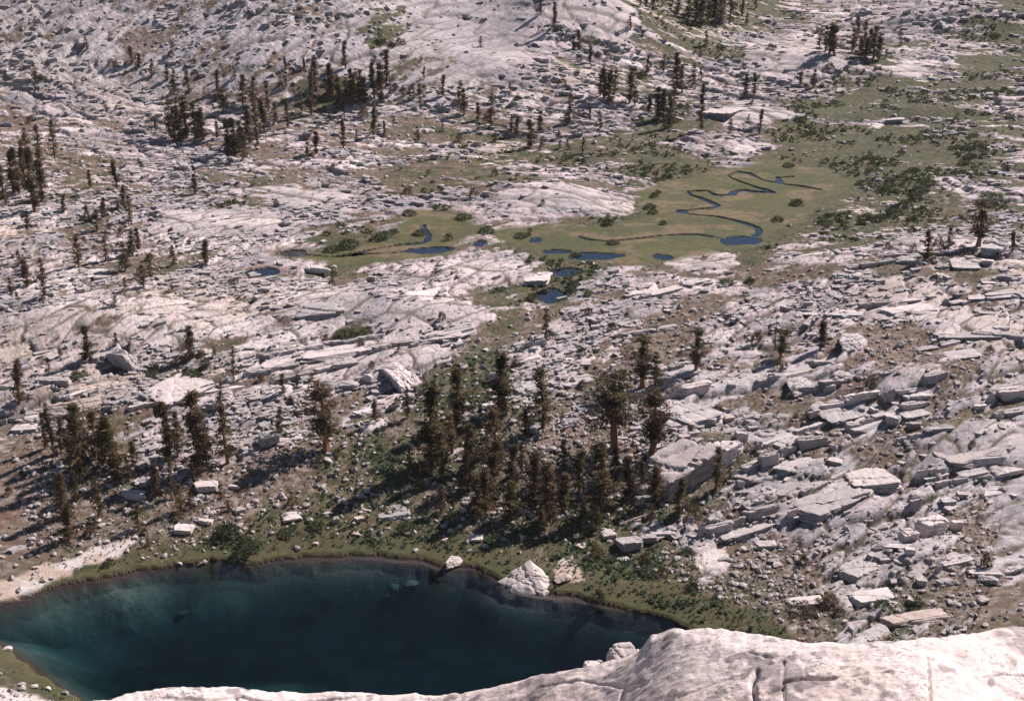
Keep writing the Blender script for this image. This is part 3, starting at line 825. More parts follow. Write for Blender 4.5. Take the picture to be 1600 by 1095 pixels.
SLABS = [(1072, 658, 78, 52, 'slab', 'g', 18), (1180, 745, 90, 28, 'slab', 'g', 18), (1240, 735, 70, 22, 'slab', 'g', 16), (1225, 700, 55, 26, 'slab', 'g', 14),
         (1318, 652, 114, 40, 'slab', 'g', 14), (1352, 672, 74, 20, 'slab', 'g', 14), (1422, 655, 50, 24, 'slab', 'g', 12), (1432, 606, 100, 42, 'slab', 'p', 10), (1428, 628, 52, 28, 'block', 'g', 6),
         (1560, 622, 66, 26, 'round', 'g', 4), (1510, 722, 140, 58, 'slab', 'p', 12), (1455, 745, 50, 20, 'slab', 'g', 12), (1515, 746, 54, 20, 'slab', 'g', 10), (1360, 756, 84, 36, 'slab', 'p', 6),
         (1290, 798, 130, 34, 'slab', 'g', 14), (1262, 806, 70, 14, 'slab', 'g', 12), (1160, 838, 116, 36, 'slab', 'g', 14), (1122, 845, 52, 18, 'slab', 'g', 16), (1185, 786, 66, 16, 'slab', 'g', 16), (1230, 770, 60, 14, 'slab', 'g', 18),
         (1545, 778, 64, 16, 'slab', 'g', 4), (1490, 886, 58, 22, 'slab', 'p', 12), (1575, 895, 40, 24, 'block', 'g', 10), (1532, 888, 26, 22, 'block', 'g', 10),
         (1256, 946, 60, 18, 'slab', 'p', 2), (1360, 940, 70, 22, 'slab', 'p', 4), (1340, 900, 70, 26, 'slab', 'g', 14), (1430, 975, 110, 22, 'slab', 'k', 4),
         (1335, 545, 64, 34, 'round', 'g', 12), (1262, 570, 66, 22, 'round', 'g', 8), (1250, 612, 66, 30, 'round', 'g', 14), (1318, 598, 38, 26, 'round', 'g', 10), (1060, 588, 62, 22, 'slab', 'g', 12), (1036, 600, 44, 22, 'round', 'g', 8),
         (900, 604, 60, 22, 'slab', 'g', 10), (822, 615, 54, 28, 'slab', 'g', 10), (820, 566, 48, 20, 'slab', 'p', 8), (505, 498, 112, 44, 'round', 'g', 8), (485, 428, 70, 26, 'round', 'p', 4), (836, 444, 54, 30, 'block', 'p', -4),
         (200, 582, 44, 50, 'round', 'g', 30), (160, 560, 60, 34, 'slab', 'g', 26), (132, 645, 104, 36, 'round', 'k', 4), (45, 658, 40, 16, 'slab', 'p', 4), (40, 675, 44, 14, 'slab', 'g', 4), (280, 625, 110, 40, 'slab', 'p', 24),
         (480, 625, 58, 28, 'round', 'g', 12), (625, 602, 64, 54, 'round', 'p', 20), (520, 560, 110, 20, 'slab', 'p', 14), (680, 530, 90, 22, 'slab', 'p', 10), (440, 570, 80, 18, 'slab', 'p', 16), 
         (1335, 400, 50, 16, 'round', 'g', 0), (1415, 415, 54, 22, 'round', 'g', 0), (1552, 402, 40, 32, 'slab', 'g', -40), (1505, 420, 46, 18, 'slab', 'g', 0), (1300, 490, 100, 16, 'slab', 'g', -6),
         (1550, 468, 90, 12, 'slab', 'g', 6), (1530, 530, 120, 14, 'slab', 'g', -2), (1420, 490, 90, 18, 'slab', 'p', 8), (1500, 560, 60, 18, 'slab', 'g', 10), (1000, 460, 60, 18, 'slab', 'p', 6),
         (440, 690, 70, 20, 'slab', 'p', 6), (615, 812, 56, 24, 'slab', 'g', 4), (1490, 40, 54, 20, 'round', 'g', 0), (1390, 190, 44, 14, 'block', 'g', 0), (1190, 235, 36, 18, 'round', 'p', 20), (1165, 240, 50, 16, 'round', 'p', 10),
         (1130, 180, 60, 20, 'slab', 'p', -30)]
for cx, ft, w, h, kd, cl, yw in SLABS:
    px_rock("slab", cx, ft, w, h, kd, cl, yw * (2.3 if ft > 560 else 1), terrain, 1.6, .9 if kd == 'slab' else .72, sink=.45, tilt=-3)

BOULDERS = [
    (884, 910, 40, 22, 'round', 'k', 'pale split rock on the sandy patch right of the cracked shore rock'),
    (34, 1072, 14, 8, 'round', 'p', 'white stone on the near shore at the bottom corner, first of a row'),
    (56, 1076, 15, 8, 'round', 'p', 'white stone on the near shore at the bottom corner, second of a row'),
    (76, 1078, 16, 9, 'round', 'p', 'white stone on the near shore at the bottom corner, last of a row'),
    (12, 1016, 16, 10, 'round', 'p', 'white stone in the shallows at the left edge of the lake'),
    (712, 888, 36, 22, 'round', 'p', 'white boulder split by a dark crack, sitting in the shallows'),
    (320, 884, 26, 16, 'round', 'g', 'dark-topped grey boulder at the water under the turf shore'),
    (280, 884, 18, 8, 'round', 'p', 'low pale stone lying at the water left of the dark-topped boulder'),
    (290, 836, 34, 20, 'block', 'p', 'big white block above the turf shore, lowest of the pair'),
    (322, 821, 26, 16, 'block', 'p', 'white block just uphill of the big white block over the turf'),
    (209, 779, 44, 16, 'slab', 'p', 'flat white slab on the slope in front of the left grove'),
    (325, 770, 40, 24, 'block', 'p', 'cluster-like pale broken block right of the flat white slab'),
    (363, 766, 24, 14, 'round', 'p', 'rounded white boulder on bare soil right of the pale broken block'),
    (375, 803, 18, 13, 'block', 'p', 'small white boulder at the end of the fallen log'),
    (555, 839, 22, 11, 'round', 'k', 'smooth pinkish boulder alone on the grass above the lake'),
    (525, 818, 14, 14, 'block', 'p', 'upright white stone on grass left of the pinkish boulder'),
    (456, 815, 34, 18, 'block', 'p', 'broken pale boulder in the grassy slope left of centre'),
    (493, 853, 11, 8, 'round', 'p', 'small white stone low on the grass near the shore'),
    (563, 779, 13, 9, 'block', 'p', 'white stone on the herb slope above the pinkish boulder'),
    (527, 783, 13, 10, 'round', 'k', 'pink-grey stone on the grass left of the white one'),
    (743, 847, 26, 13, 'slab', 'p', 'pale flat rock in the sun at the foot of the shaded grove'),
    (420, 697, 36, 30, 'block', 'g', 'large grey block pair at the left of the broad pine'),
    (511, 725, 28, 15, 'round', 'g', 'grey boulder in the shade at the broad pine foot'),
    (573, 600, 20, 22, 'round', 'p', 'rounded white-topped block, right end of the block row'),
    (543, 612, 38, 22, 'round', 'g', 'rounded grey block second from the right in the row'),
    (516, 614, 22, 24, 'round', 'g', 'ball-shaped grey block in the middle of the row'),
    (764, 640, 24, 16, 'block', 'p', 'bright angular block in the shade line of the grove'),
    (770, 600, 28, 28, 'round', 'g', 'tall rounded grey rock behind the lake grove'),
    (1108, 660, 26, 18, 'block', 'g', 'square grey block on the ground before the upper slab'),
    (1160, 690, 22, 22, 'block', 'p', 'upright pale block on top of the great split slab'),
    (1139, 657, 18, 12, 'block', 'k', 'small pinkish block right of the square grey block'),
    (1118, 640, 16, 12, 'block', 'p', 'light block resting on rubble behind the square grey block'),
    (1408, 544, 18, 15, 'round', 'g', 'round grey boulder beside the brown gravel flat at right'),
    (1293, 614, 22, 18, 'block', 'g', 'cube-like grey boulder under the domed rocks at right'),
    (1395, 665, 26, 22, 'block', 'g', 'dark angular block wedged between the long ledges at right'),
    (1428, 670, 22, 18, 'block', 'g', 'rounded grey block right of the wedged angular block'),
    (1290, 697, 16, 15, 'block', 'p', 'pale pointed stone by the brown turf among ledges'),
    (1304, 726, 24, 12, 'slab', 'p', 'pale tabular block on the lower stacked ledges'),
    (1530, 640, 20, 15, 'block', 'p', 'white cleft block in the dark gap right of the big slab'),
    (1453, 836, 46, 38, 'slab', 'p', 'big white tilted fin of rock in the lower right rubble'),
    (1427, 802, 22, 28, 'slab', 'g', 'dark slab standing on edge behind the white fin'),
    (1417, 850, 30, 30, 'block', 'p', 'white squared boulder with deep shadow left of the fin'),
    (1422, 868, 18, 17, 'block', 'p', 'smaller white boulder in front of the squared boulder'),
    (1495, 829, 20, 22, 'block', 'p', 'pale blocky stone right of the white fin'),
    (1480, 790, 26, 14, 'slab', 'g', 'grey tabular block uphill of the white fin'),
    (1504, 778, 20, 13, 'block', 'p', 'bright small block above the rubble right of the fin'),
    (1537, 902, 56, 16, 'slab', 'p', 'long narrow leaning block in the lower right ledges'),
    (1475, 915, 28, 14, 'slab', 'g', 'grey wedge below the long slab at lower right'),
    (1545, 915, 28, 20, 'round', 'g', 'smooth oval boulder under the long leaning block'),
    (1440, 916, 18, 16, 'block', 'g', 'dark stone on pale bedrock at lower right'),
    (1310, 895, 26, 20, 'block', 'g', 'dark grey boulder on the brown gravel bank'),
    (1215, 886, 20, 11, 'round', 'p', 'pale boulder on the brown gravel left of the dark one'),
    (1195, 858, 36, 16, 'slab', 'p', 'tilted pale plate at the edge of the gravel bank'),
    (1535, 943, 20, 14, 'block', 'p', 'white boulder on the stony slope over the right ledge'),
    (985, 860, 44, 30, 'block', 'g', 'largest block of the blocky outcrop over the lake'),
    (1012, 848, 32, 22, 'block', 'g', 'right-hand upright block of the blocky outcrop'),
    (1034, 838, 44, 16, 'slab', 'g', 'slanting long slab at the right of the blocky outcrop'),
    (950, 842, 26, 18, 'block', 'p', 'left end block of the blocky outcrop over the lake'),
    (1005, 788, 30, 20, 'block', 'g', 'grey block in the shade under the great slab'),
    (997, 792, 10, 9, 'round', 'p', 'little white stone beside the shaded grey block'),
    (582, 442, 16, 14, 'block', 'k', 'brown angular boulder on pale rock left of the pools'),
    (1316, 195, 20, 9, 'round', 'g', 'dark-faced boulder alone on the green flats'),
    (1540, 416, 24, 13, 'block', 'p', 'white block on the turf below the double-trunked pine'),
    (1565, 440, 30, 14, 'round', 'g', 'fluted grey boulder right of the turf below the pine'),
    (1110, 768, 1, 1, 'block', 'p', ''),
    (210, 942, 0, 0, 'block', 'p', '')]
occupied = []
for cx, ft, w, h, kd, cl, lb in BOULDERS:
    if not lb: continue
    o = px_rock("boulder", cx, ft, w, h, kd, cl, rnd.uniform(-20, 25), None, .8, .72, lb, "boulder", "granite boulders", .2)
    register(o, None, cx, ft, 'boulder')
    occupied.append((cx, ft, w))
def shore_rock():
    pts = [(-1.1, -.15, 0), (-.6, -.7, 0), (0, -.95, 0), (.6, -1.0, 0), (1.05, -.75, 0), (1.0, .2, 0), (.3, .7, 0), (-.5, .5, 0), (-1.05, -.15, .12), (-.55, -.55, .22), (.65, -.85, .28), (1.02, -.62, .16),
           (.16, .34, .98), (.30, -.05, .80), (.62, -.35, .52), (-.40, .12, .50), (-.75, -.12, .26), (.88, -.30, .34)]
    b = bmesh.new()
    for p in pts: b.verts.new(p)
    bmesh.ops.convex_hull(b, input=b.verts)
    bmesh.ops.triangulate(b, faces=b.faces)
    for _ in range(4): bmesh.ops.subdivide_edges(b, edges=b.edges, cuts=1, use_grid_fill=True)
    co = np.array([v.co[:] for v in b.verts])
    n_ = .05 * fbm(co[:, 0] * 3 + co[:, 2], co[:, 1] * 3 - co[:, 2], 1201, 4)
    for nx, ny, nz, off, dp in ((.9, .3, .3, .12, .09), (.2, .1, 1, .30, .05), (-.5, .8, .2, -.12, .06), (.8, -.5, .2, -.45, .05), (.1, .9, .5, .05, .07), (.3, .1, 1, .55, .04)):
        n_ = n_ - dp * np.exp(-((co @ np.array((nx, ny, nz)) - off + .06 * fbm(co[:, 0] * 4, co[:, 1] * 4, 1202, 2)) / .035) ** 2)
    co = co * (1 + n_[:, None])
    for v, c in zip(b.verts, co): v.co = c
    me = bpy.data.meshes.new("shore_rock"); b.to_mesh(me); b.free(); me.materials.append(M_pale)
    x, y, z = ground_at(822, 926); s_ = PXM(y, z)
    o = link("boulder", me, label="cracked white pointed rock rising from the lake edge, largest on the shore", category="boulder", group="granite boulders")
    o.location = (x, y + 3.0 * s_ * 12, -.25); o.scale = (42 * s_, 46 * s_, 30 * s_)
shore_rock()
# rocks under water
for cx, cy, w, h, lb in [(285, 962, 20, 9, 'small sunken rock alone right of the pale shoal at the lake left'),
                         (665, 896, 20, 7, 'sunken rock in the shallows left of the split white boulder'), (697, 898, 24, 6, 'flat sunken rock just in front of the split white boulder'),
                         (617, 920, 18, 8, 'sunken rock, left of the middle pair out in the lake'), (644, 914, 26, 8, 'long sunken rock, right of the middle pair in the lake'),
                         (607, 933, 16, 8, 'sunken rock, nearest the viewer of the three in mid-lake')]:
    x, y, z = ground_at(cx, cy)
    s = PXM(y, z)
    o = put_rock("sunken_rock", x, y, min(z + .2, -1.0 - h * s), w * s, w * s * .8, h * s * .7, 'round', 'g', R(rnd.uniform(0, 180)), None, .38, label=lb, category="rock", group="rocks under the lake surface")
    o.data = ROCKS_S[rnd.randrange(2)]

# more bedrock slabs where the photograph shows ledges
def sample_pixels(weight, count, mind):
    out = []
    tries = 0
    while len(out) < count and tries < 60000:
        tries += 1
        px = rnd.uniform(-30, 1630); py = rnd.uniform(2, 1000)
        if rnd.random() > weight(px, py): continue
        if any(abs(px - a) < mind(py) and abs(py - b) < mind(py) * .6 for a, b in out): continue
        x, y, z = ground_at(px, py)
        if lookup(ld, x, y) < 1.0 or lookup(wet, x, y) > .2: continue
        out.append((px, py))
    return out

px_rock("slab", 1062, 756, 150, 84, 'block', 'p', 40, terrain, .55, .5, sink=.36, tilt=-8)
px_rock("slab", 1128, 726, 70, 44, 'slab', 'p', 42, terrain, .6, .5, sink=.38, tilt=-5)
px_rock("slab", 1010, 768, 60, 30, 'slab', 'g', 36, terrain, .6, .5, sink=.4, tilt=-4)
# ledges: rows of slabs end to end along the joints (photo end points, thickness)
LEDGES = [(1140, 748, 1290, 690, 20), (1150, 765, 1240, 738, 12), (1180, 705, 1290, 664, 14), (1262, 655, 1372, 616, 22), (1320, 678, 1452, 636, 17), (1400, 694, 1490, 668, 10), (1090, 842, 1215, 800, 20), (1230, 812, 1360, 774, 16),
          (1250, 775, 1330, 740, 12), (1430, 748, 1570, 718, 18), (1460, 764, 1600, 738, 14), (1460, 898, 1522, 874, 14), (1360, 862, 1440, 854, 9), (1020, 634, 1110, 604, 20), (1000, 590, 1110, 566, 12), (1180, 604, 1270, 580, 12),
          (1230, 620, 1330, 594, 14), (1380, 630, 1480, 586, 18), (1540, 630, 1620, 612, 18), (1550, 656, 1620, 642, 14), (1210, 482, 1335, 500, 10), (1340, 484, 1440, 468, 9), (1470, 480, 1600, 458, 9), (1450, 524, 1600, 530, 9),
          (1420, 554, 1500, 538, 10), (1320, 424, 1440, 404, 10), (1380, 404, 1480, 398, 9), (380, 592, 520, 562, 11), (420, 604, 560, 568, 10), (560, 556, 740, 518, 12), (400, 562, 600, 528, 10), (200, 644, 380, 604, 12),
          (0, 664, 120, 644, 9), (0, 610, 110, 596, 10), (640, 545, 740, 520, 9), (800, 545, 900, 530, 10), (960, 530, 1060, 515, 9), (1000, 470, 1110, 440, 9)]
for ax, ay, bx, by, th_ in LEDGES:
    n_p = max(2, round(math.hypot(bx - ax, by - ay) / rnd.uniform(30, 40)))
    A_, B_ = ground_at(ax, ay), ground_at(bx, by)
    yw = math.degrees(math.atan2(B_[1] - A_[1], B_[0] - A_[0]))
    yw = max(-30, min(60, yw))
    cuts = sorted([0, 1] + [min(.95, max(.05, (k + rnd.uniform(.2, .8)) / n_p)) for k in range(n_p - 1)])
    for t0, t1 in zip(cuts, cuts[1:]):
        tc = (t0 + t1) / 2
        wpx = math.hypot((bx - ax) * (t1 - t0), (by - ay) * (t1 - t0)) * 1.06 / max(.72, math.cos(R(yw)))
        if wpx < 9: continue
        px_rock("slab", ax + (bx - ax) * tc, ay + (by - ay) * tc, wpx, th_ * rnd.uniform(.85, 1.2), rnd.choice(['slab', 'slab', 'block']), 'g' if rnd.random() < .6 else 'p', yw + rnd.uniform(-5, 5), terrain, rnd.uniform(.4, .8), .42, sink=.42, tilt=rnd.uniform(-4, 2))

def w_slab(px, py):
    return max(0.0, float(gmap(ROCK, np.array(px), np.array(py))) - .45) * (1.4 if px > 950 and py > 380 else .7 if py > 400 else .25)
for px, py in sample_pixels(w_slab, 70, lambda py: 14 + py * .022):
    x, y, z = ground_at(px, py)
    if lookup(rock, x, y) < .5: continue
    sc_ = .45 + .55 * py / 800
    w = rnd.uniform(18, 46) * sc_
    yaw = rnd.uniform(25, 50) if py > 560 or (px < 800 and py > 430) else rnd.uniform(-10, 14) if py > 380 else rnd.uniform(-25, 8)
    px_rock("slab", px, py, w, w * rnd.uniform(.16, .34), rnd.choice(['slab', 'slab', 'slab', 'block', 'round']), rnd.choice('ggpp' if px > 900 else 'gppp'), yaw, terrain, rnd.uniform(.5, .85), sink=.42, tilt=rnd.uniform(-5, 3))

# loose boulders
def w_boulder(px, py):
    s = float(gmap(STONES, np.array(px), np.array(py)))
    return s * s * (.25 + .75 * min(1, py / 650)) * 1.1
nb = 0
for px, py in sample_pixels(w_boulder, 236, lambda py: 6 + py * .012):
    x, y, z = ground_at(px, py)
    if any(abs(px - a) < c * .6 + 4 and abs(py - b) < 12 for a, b, c in occupied): continue
    w = (6.5 + 9 * rnd.random() ** 2.2) * (.55 + .6 * py / 800)
    kd = rnd.choice(['block', 'block', 'round', 'slab']); cl = rnd.choice('ppgk' if px < 950 else 'pggg')
    hh = w * (rnd.uniform(.5, .8) if kd != 'slab' else rnd.uniform(.28, .42))
    o = px_rock("boulder", px, py, w, hh, kd, cl, rnd.uniform(-60, 60), None, rnd.uniform(.7, 1), .72, None, "boulder", "granite boulders")
    look = {'block': 'angular', 'round': 'rounded', 'slab': 'flat'}[kd] + ' ' + {'p': 'white', 'g': 'grey', 'k': 'pinkish'}[cl] + ' boulder'
    register(o, look, px, py, 'boulder')
    nb += 1

# boulders poised at the lip of the ledge
for px, py, w, h, lb in [(976, 1036, 56, 34, "squared pale block perched on the near ledge's lip above the lake"), (932, 1046, 34, 22, "small low block left of the squared block on the ledge's lip")]:
    u, s = ray(px, py)
    yy = 14.0; zz = CAM_H + s * yy; k = math.hypot(yy, CAM_H - zz) / FPX
    o = put_rock("ledge_block", u * yy, yy + .05, zz - .12, w * k, w * k * .9, h * k * 1.7, 'block', 'p', R(12), None, .2, label=lb, category="block", group="blocks on the ledge lip")
    o.data = o.data.copy(); o.data.materials[0] = M_ledge

# ------------------------------------------------------------------ small stones and gravel: joined, nobody could count them
def scatter_stones(name, count, weight, size, m, seed):
    r = np.random.default_rng(seed)
    base = ICO[1][0]; fc = ICO[1][1]
    # candidates are drawn over the ground in proportion to how large it shows
    jj = r.integers(np.searchsorted(ys, 142), np.searchsorted(ys, 620), count * 12)
    ii = r.integers(30, NU - 31, count * 12)
    wv = weight(jj, ii)
    keep = np.nonzero(r.random(len(jj)) < wv)[0][:count]
    j = jj[keep]; i = ii[keep]
    k = len(j)
    x = X[j, i]; y = Y[j, i]; z = Z[j, i]
    sz = size(j, i, r)
    shp = sz[:, None] * r.uniform(.6, 1.25, (k, 3)) * np.array((1, 1, .75))
    yaw = r.uniform(0, 6.28, k)
    dirs = base[None] * r.uniform(.72, 1.2, (k, len(base), 1))
    p = dirs * shp[:, None, :]
    c, s = np.cos(yaw)[:, None], np.sin(yaw)[:, None]
    co = np.stack([p[..., 0] * c - p[..., 1] * s + x[:, None], p[..., 0] * s + p[..., 1] * c + y[:, None], p[..., 2] + (z + .25 * sz)[:, None]], -1).reshape(-1, 3)
    F = (fc[None] + (np.arange(k) * len(base))[:, None, None]).reshape(-1, 3)
    me = mesh_from(name, co, F, m)
    return link(name, me, kind="stuff")

def w_stone(j, i):
    s = st[j, i]
    return np.clip((1 - .8 * smooth[j, i]) * (1 - .45 * gmask[j, i]) * (.35 + .9 * sstep(-.3, .5, n1[j, i])) * s * s * 1.25 * (.35 + .65 * (1 - rock[j, i])) * (ld[j, i] > .8) * (1 - meadow[j, i]) * (wet[j, i] < .2), 0, 1)
def sz_stone(j, i, r):
    return (0.08 + .48 * r.random(len(j)) ** 4.2) * (.75 + Y[j, i] / 420)
M_rubble = granite_mat("rubble_granite", (.30, .27, .265), (.46, .41, .39), (.60, .54, .51), .3)
def strike_yaw(x, y):
    u_ = 0.30 + .15 * y / 400
    return R(27) if y < 320 else R(-10) if x > -.15 * y else R(30)
def scatter_fragments(name, count, weight, m, seed):
    r = np.random.default_rng(seed)
    box = np.array([(i, j, k) for i in (-1, 1) for j in (-1, 1) for k in (-1, 1)], float)
    fc = np.array([(0, 1, 3, 2), (4, 6, 7, 5), (0, 4, 5, 1), (2, 3, 7, 6), (0, 2, 6, 4), (1, 5, 7, 3)])
    jj = r.integers(np.searchsorted(ys, 146), np.searchsorted(ys, 640), count * 12); ii = r.integers(30, NU - 31, count * 12)
    keep = np.nonzero(r.random(len(jj)) < weight(jj, ii))[0][:count]
    j = jj[keep]; i = ii[keep]; k = len(j)
    ln = (.30 + 1.5 * r.random(k) ** 2.6) * (.6 + Y[j, i] / 420)
    half = np.stack([ln, ln * r.uniform(.3, .75, k), ln * r.uniform(.14, .42, k)], -1) * .5
    p = box[None] * half[:, None, :] * r.uniform(.62, 1.15, (k, 8, 3))
    tl = r.normal(size=k) * .14; p[..., 2] += p[..., 1] * tl[:, None] + p[..., 0] * (r.normal(size=k) * .10)[:, None]
    yaw = np.where(Y[j, i] < 320, R(39) * (1 - mid[j, i]), np.where(X[j, i] > -.15 * Y[j, i], R(-10), R(35))) + r.normal(size=k) * .35
    c, s_ = np.cos(yaw)[:, None], np.sin(yaw)[:, None]
    co = np.stack([p[..., 0] * c - p[..., 1] * s_ + X[j, i][:, None], p[..., 0] * s_ + p[..., 1] * c + Y[j, i][:, None], p[..., 2] + (Z[j, i] + half[:, 2] * .45)[:, None]], -1).reshape(-1, 3)
    F = (fc[None] + (np.arange(k) * 8)[:, None, None]).reshape(-1, 4)
    return link(name, mesh_from(name, co, F, m), kind="stuff")
M_frag = granite_mat("fragment_granite", (.29, .27, .275), (.41, .37, .365), (.54, .49, .47), .3)
frag_w = np.clip(rock * (.25 + .75 * sstep(-.2, .6, fbm(X / 16, Y / 10, 821, 3))) * (.35 + st) * (ld > 1) * (wet < .2) * sstep(3, 6, md) * (1 - .9 * smooth) * (1 - .45 * upper) * (1 - .5 * hill) * (1 - .72 * sstep(980, 1100, PX) * sstep(520, 580, PY)), 0, 1)
scatter_fragments("rock_fragments", 20000, lambda j, i: frag_w[j, i], M_frag, 23)
scatter_stones("rubble", 19000, w_stone, sz_stone, M_rubble, 21)

# ------------------------------------------------------------------ pines
def tube(verts, faces, pts, rad, seg=5):
    b0 = len(verts)
    for k, (p, r) in enumerate(zip(pts, rad)):
        p = np.array(p, float)
        t = np.array(pts[min(k + 1, len(pts) - 1)], float) - np.array(pts[max(k - 1, 0)], float); t /= np.linalg.norm(t) + 1e-9
        a = np.cross(t, (0.31, 0.95, 0.05)); a /= np.linalg.norm(a) + 1e-9; b = np.cross(t, a)
        for q in range(seg):
            w = 2 * math.pi * q / seg
            verts.append(tuple(p + r * (math.cos(w) * a + math.sin(w) * b)))
        if k:
            for q in range(seg):
                faces.append((b0 + (k - 1) * seg + q, b0 + (k - 1) * seg + (q + 1) % seg, b0 + k * seg + (q + 1) % seg, b0 + k * seg + q))

def leaf_cloud(centres, rad, per, length, r):
    """needle sprays: slim triangles thrown out from each clump centre"""
    cs = np.repeat(np.array(centres), per, 0); rr = np.repeat(np.array(rad), per)
    k = len(cs)
    d = r.normal(size=(k, 3)); d[:, 2] = d[:, 2] * .75 + .12; d /= np.linalg.norm(d, axis=1)[:, None]
    p0 = cs + d * (rr * r.uniform(.05, .85, k))[:, None]
    d2 = d * .7 + r.normal(size=(k, 3)) * .55; d2 /= np.linalg.norm(d2, axis=1)[:, None]
    ln = length * r.uniform(.6, 1.4, k)
    sidev = np.cross(d2, r.normal(size=(k, 3))); sidev /= np.linalg.norm(sidev, axis=1)[:, None]
    wd = ln * r.uniform(.22, .42, k)
    a = p0 - sidev * wd[:, None] * .5; b = p0 + sidev * wd[:, None] * .5; c = p0 + d2 * ln[:, None]
    co = np.stack([a, b, c], 1).reshape(-1, 3)
    return co, np.arange(3 * k).reshape(-1, 3)

def pine(form, seed):
    """unit pine, 1 high; returns trunk mesh data and crown mesh data"""
    r = np.random.default_rng(seed)
    tv, tf = [], []
    crook = r.normal(size=2) * .012
    stem = [(crook[0] * math.sin(5 * t + seed) , crook[1] * math.sin(4 * t), t * .985) for t in np.linspace(-.03, 1, 9)]
    fat = {'column': .022, 'open': .020, 'broad': .032, 'young': .02, 'spire': .02}[form]
    tube(tv, tf, stem, [fat * (1.25 if q == 0 else 1) * (1 - .93 * max(0, q / 8)) for q in range(9)], 6)
    lo = {'column': .10, 'open': .14, 'broad': .24, 'young': .03, 'spire': .12}[form]
    wid = {'column': .115, 'open': .13, 'broad': .24, 'young': .24, 'spire': .075}[form]
    nl = {'column': 95, 'open': 60, 'broad': 105, 'young': 60, 'spire': 80}[form]
    cen, rad = [], []
    if form == 'broad':
        lobes = [(r.uniform(-.11, .11), r.uniform(-.11, .11), h) for h in np.linspace(lo + .08, .94, 9)]
    gap = r.uniform(0, 1, 4)
    for k in range(nl):
        h = lo + (1 - lo) * ((k + r.random()) / nl)
        if form != 'young' and any(abs(h - (lo + g * (1 - lo))) < .022 for g in gap): continue
        if r.random() < .12: continue
        t = (h - lo) / (1 - lo)
        if form == 'broad': prof = (math.sin(math.pi * min(1, .16 + .80 * t)) ** .7) * (.72 + .42 * math.sin(10 * t + seed))
        elif form == 'young': prof = (1 - t) ** .8 + .06
        else: prof = (min(1, t / .22 + .35)) * ((1 - t) ** .85) * (1.15 + .34 * math.sin(12 * t + seed) + .22 * math.sin(23 * t + 2 * seed)) + .07
        reach = wid * prof * r.uniform(.35, 1.30)
        az = r.uniform(0, 2 * math.pi)
        # windward side is thinner
        reach *= (.82 + .3 * math.cos(az - .5))
        rise = r.uniform(-.25, .15) * reach + (.35 * reach if t > .8 or form == 'broad' else 0)
        p0 = (crook[0] * math.sin(5 * h + seed), crook[1] * math.sin(4 * h), h - .01)
        p1 = (p0[0] + reach * math.cos(az), p0[1] + reach * math.sin(az), h + rise)
        if k % 2 == 0:
            tube(tv, tf, [p0, ((p0[0] + p1[0]) / 2, (p0[1] + p1[1]) / 2, (p0[2] + p1[2]) / 2 - .004), p1], [.0050, .0035, .0012], 3)
        for q in (.45, .75, 1.0):
            cen.append(tuple(np.array(p0) + (np.array(p1) - np.array(p0)) * q + r.normal(size=3) * .008)); rad.append(.022 + .024 * r.random() + (.018 if form == 'broad' else 0))
    co, fc = leaf_cloud(cen, rad, 11 if form != 'broad' else 12, .040, r)
    return (np.array(tv), tf), (co, fc), 2 * np.percentile(np.hypot(co[:, 0], co[:, 1]), 84)

def pydata(name, v, f, m):
    me = bpy.data.meshes.new(name); me.from_pydata([tuple(p) for p in v], [], f); me.materials.append(m); return me

PINES = {}
for form, cnt in (('column', 4), ('open', 3), ('broad', 3), ('young', 3), ('spire', 3)):
    PINES[form] = []
    for q in range(cnt):
        (tv, tf), (co, fc), nat = pine(form, 100 + 17 * q + len(form))
        PINES[form].append((pydata("pine_trunk", tv, tf, M_bark), mesh_from("pine_crown", co, fc, M_needle if q % 2 == 0 else M_needle_b), nat))

def snag_mesh(seed):
    r = np.random.default_rng(seed); v, f = [], []
    tube(v, f, [(0, 0, -.03), (.01, 0, .3), (.0, .012, .65), (.015, .01, 1)], [.028, .022, .015, .004], 6)
    b = []
    for k in range(9):
        h = r.uniform(.35, .92); az = r.uniform(0, 6.28); l = r.uniform(.05, .14) * (1.2 - h)
        b.append([(0, 0, h), (l * math.cos(az), l * math.sin(az), h + .3 * l)])
    bv, bf = [], []
    for p in b: tube(bv, bf, p, [.007, .002], 4)
    return pydata("snag_trunk", v, f, M_dead), pydata("snag_branches", bv, bf, M_dead)
SNAGS = [snag_mesh(5), snag_mesh(6)]

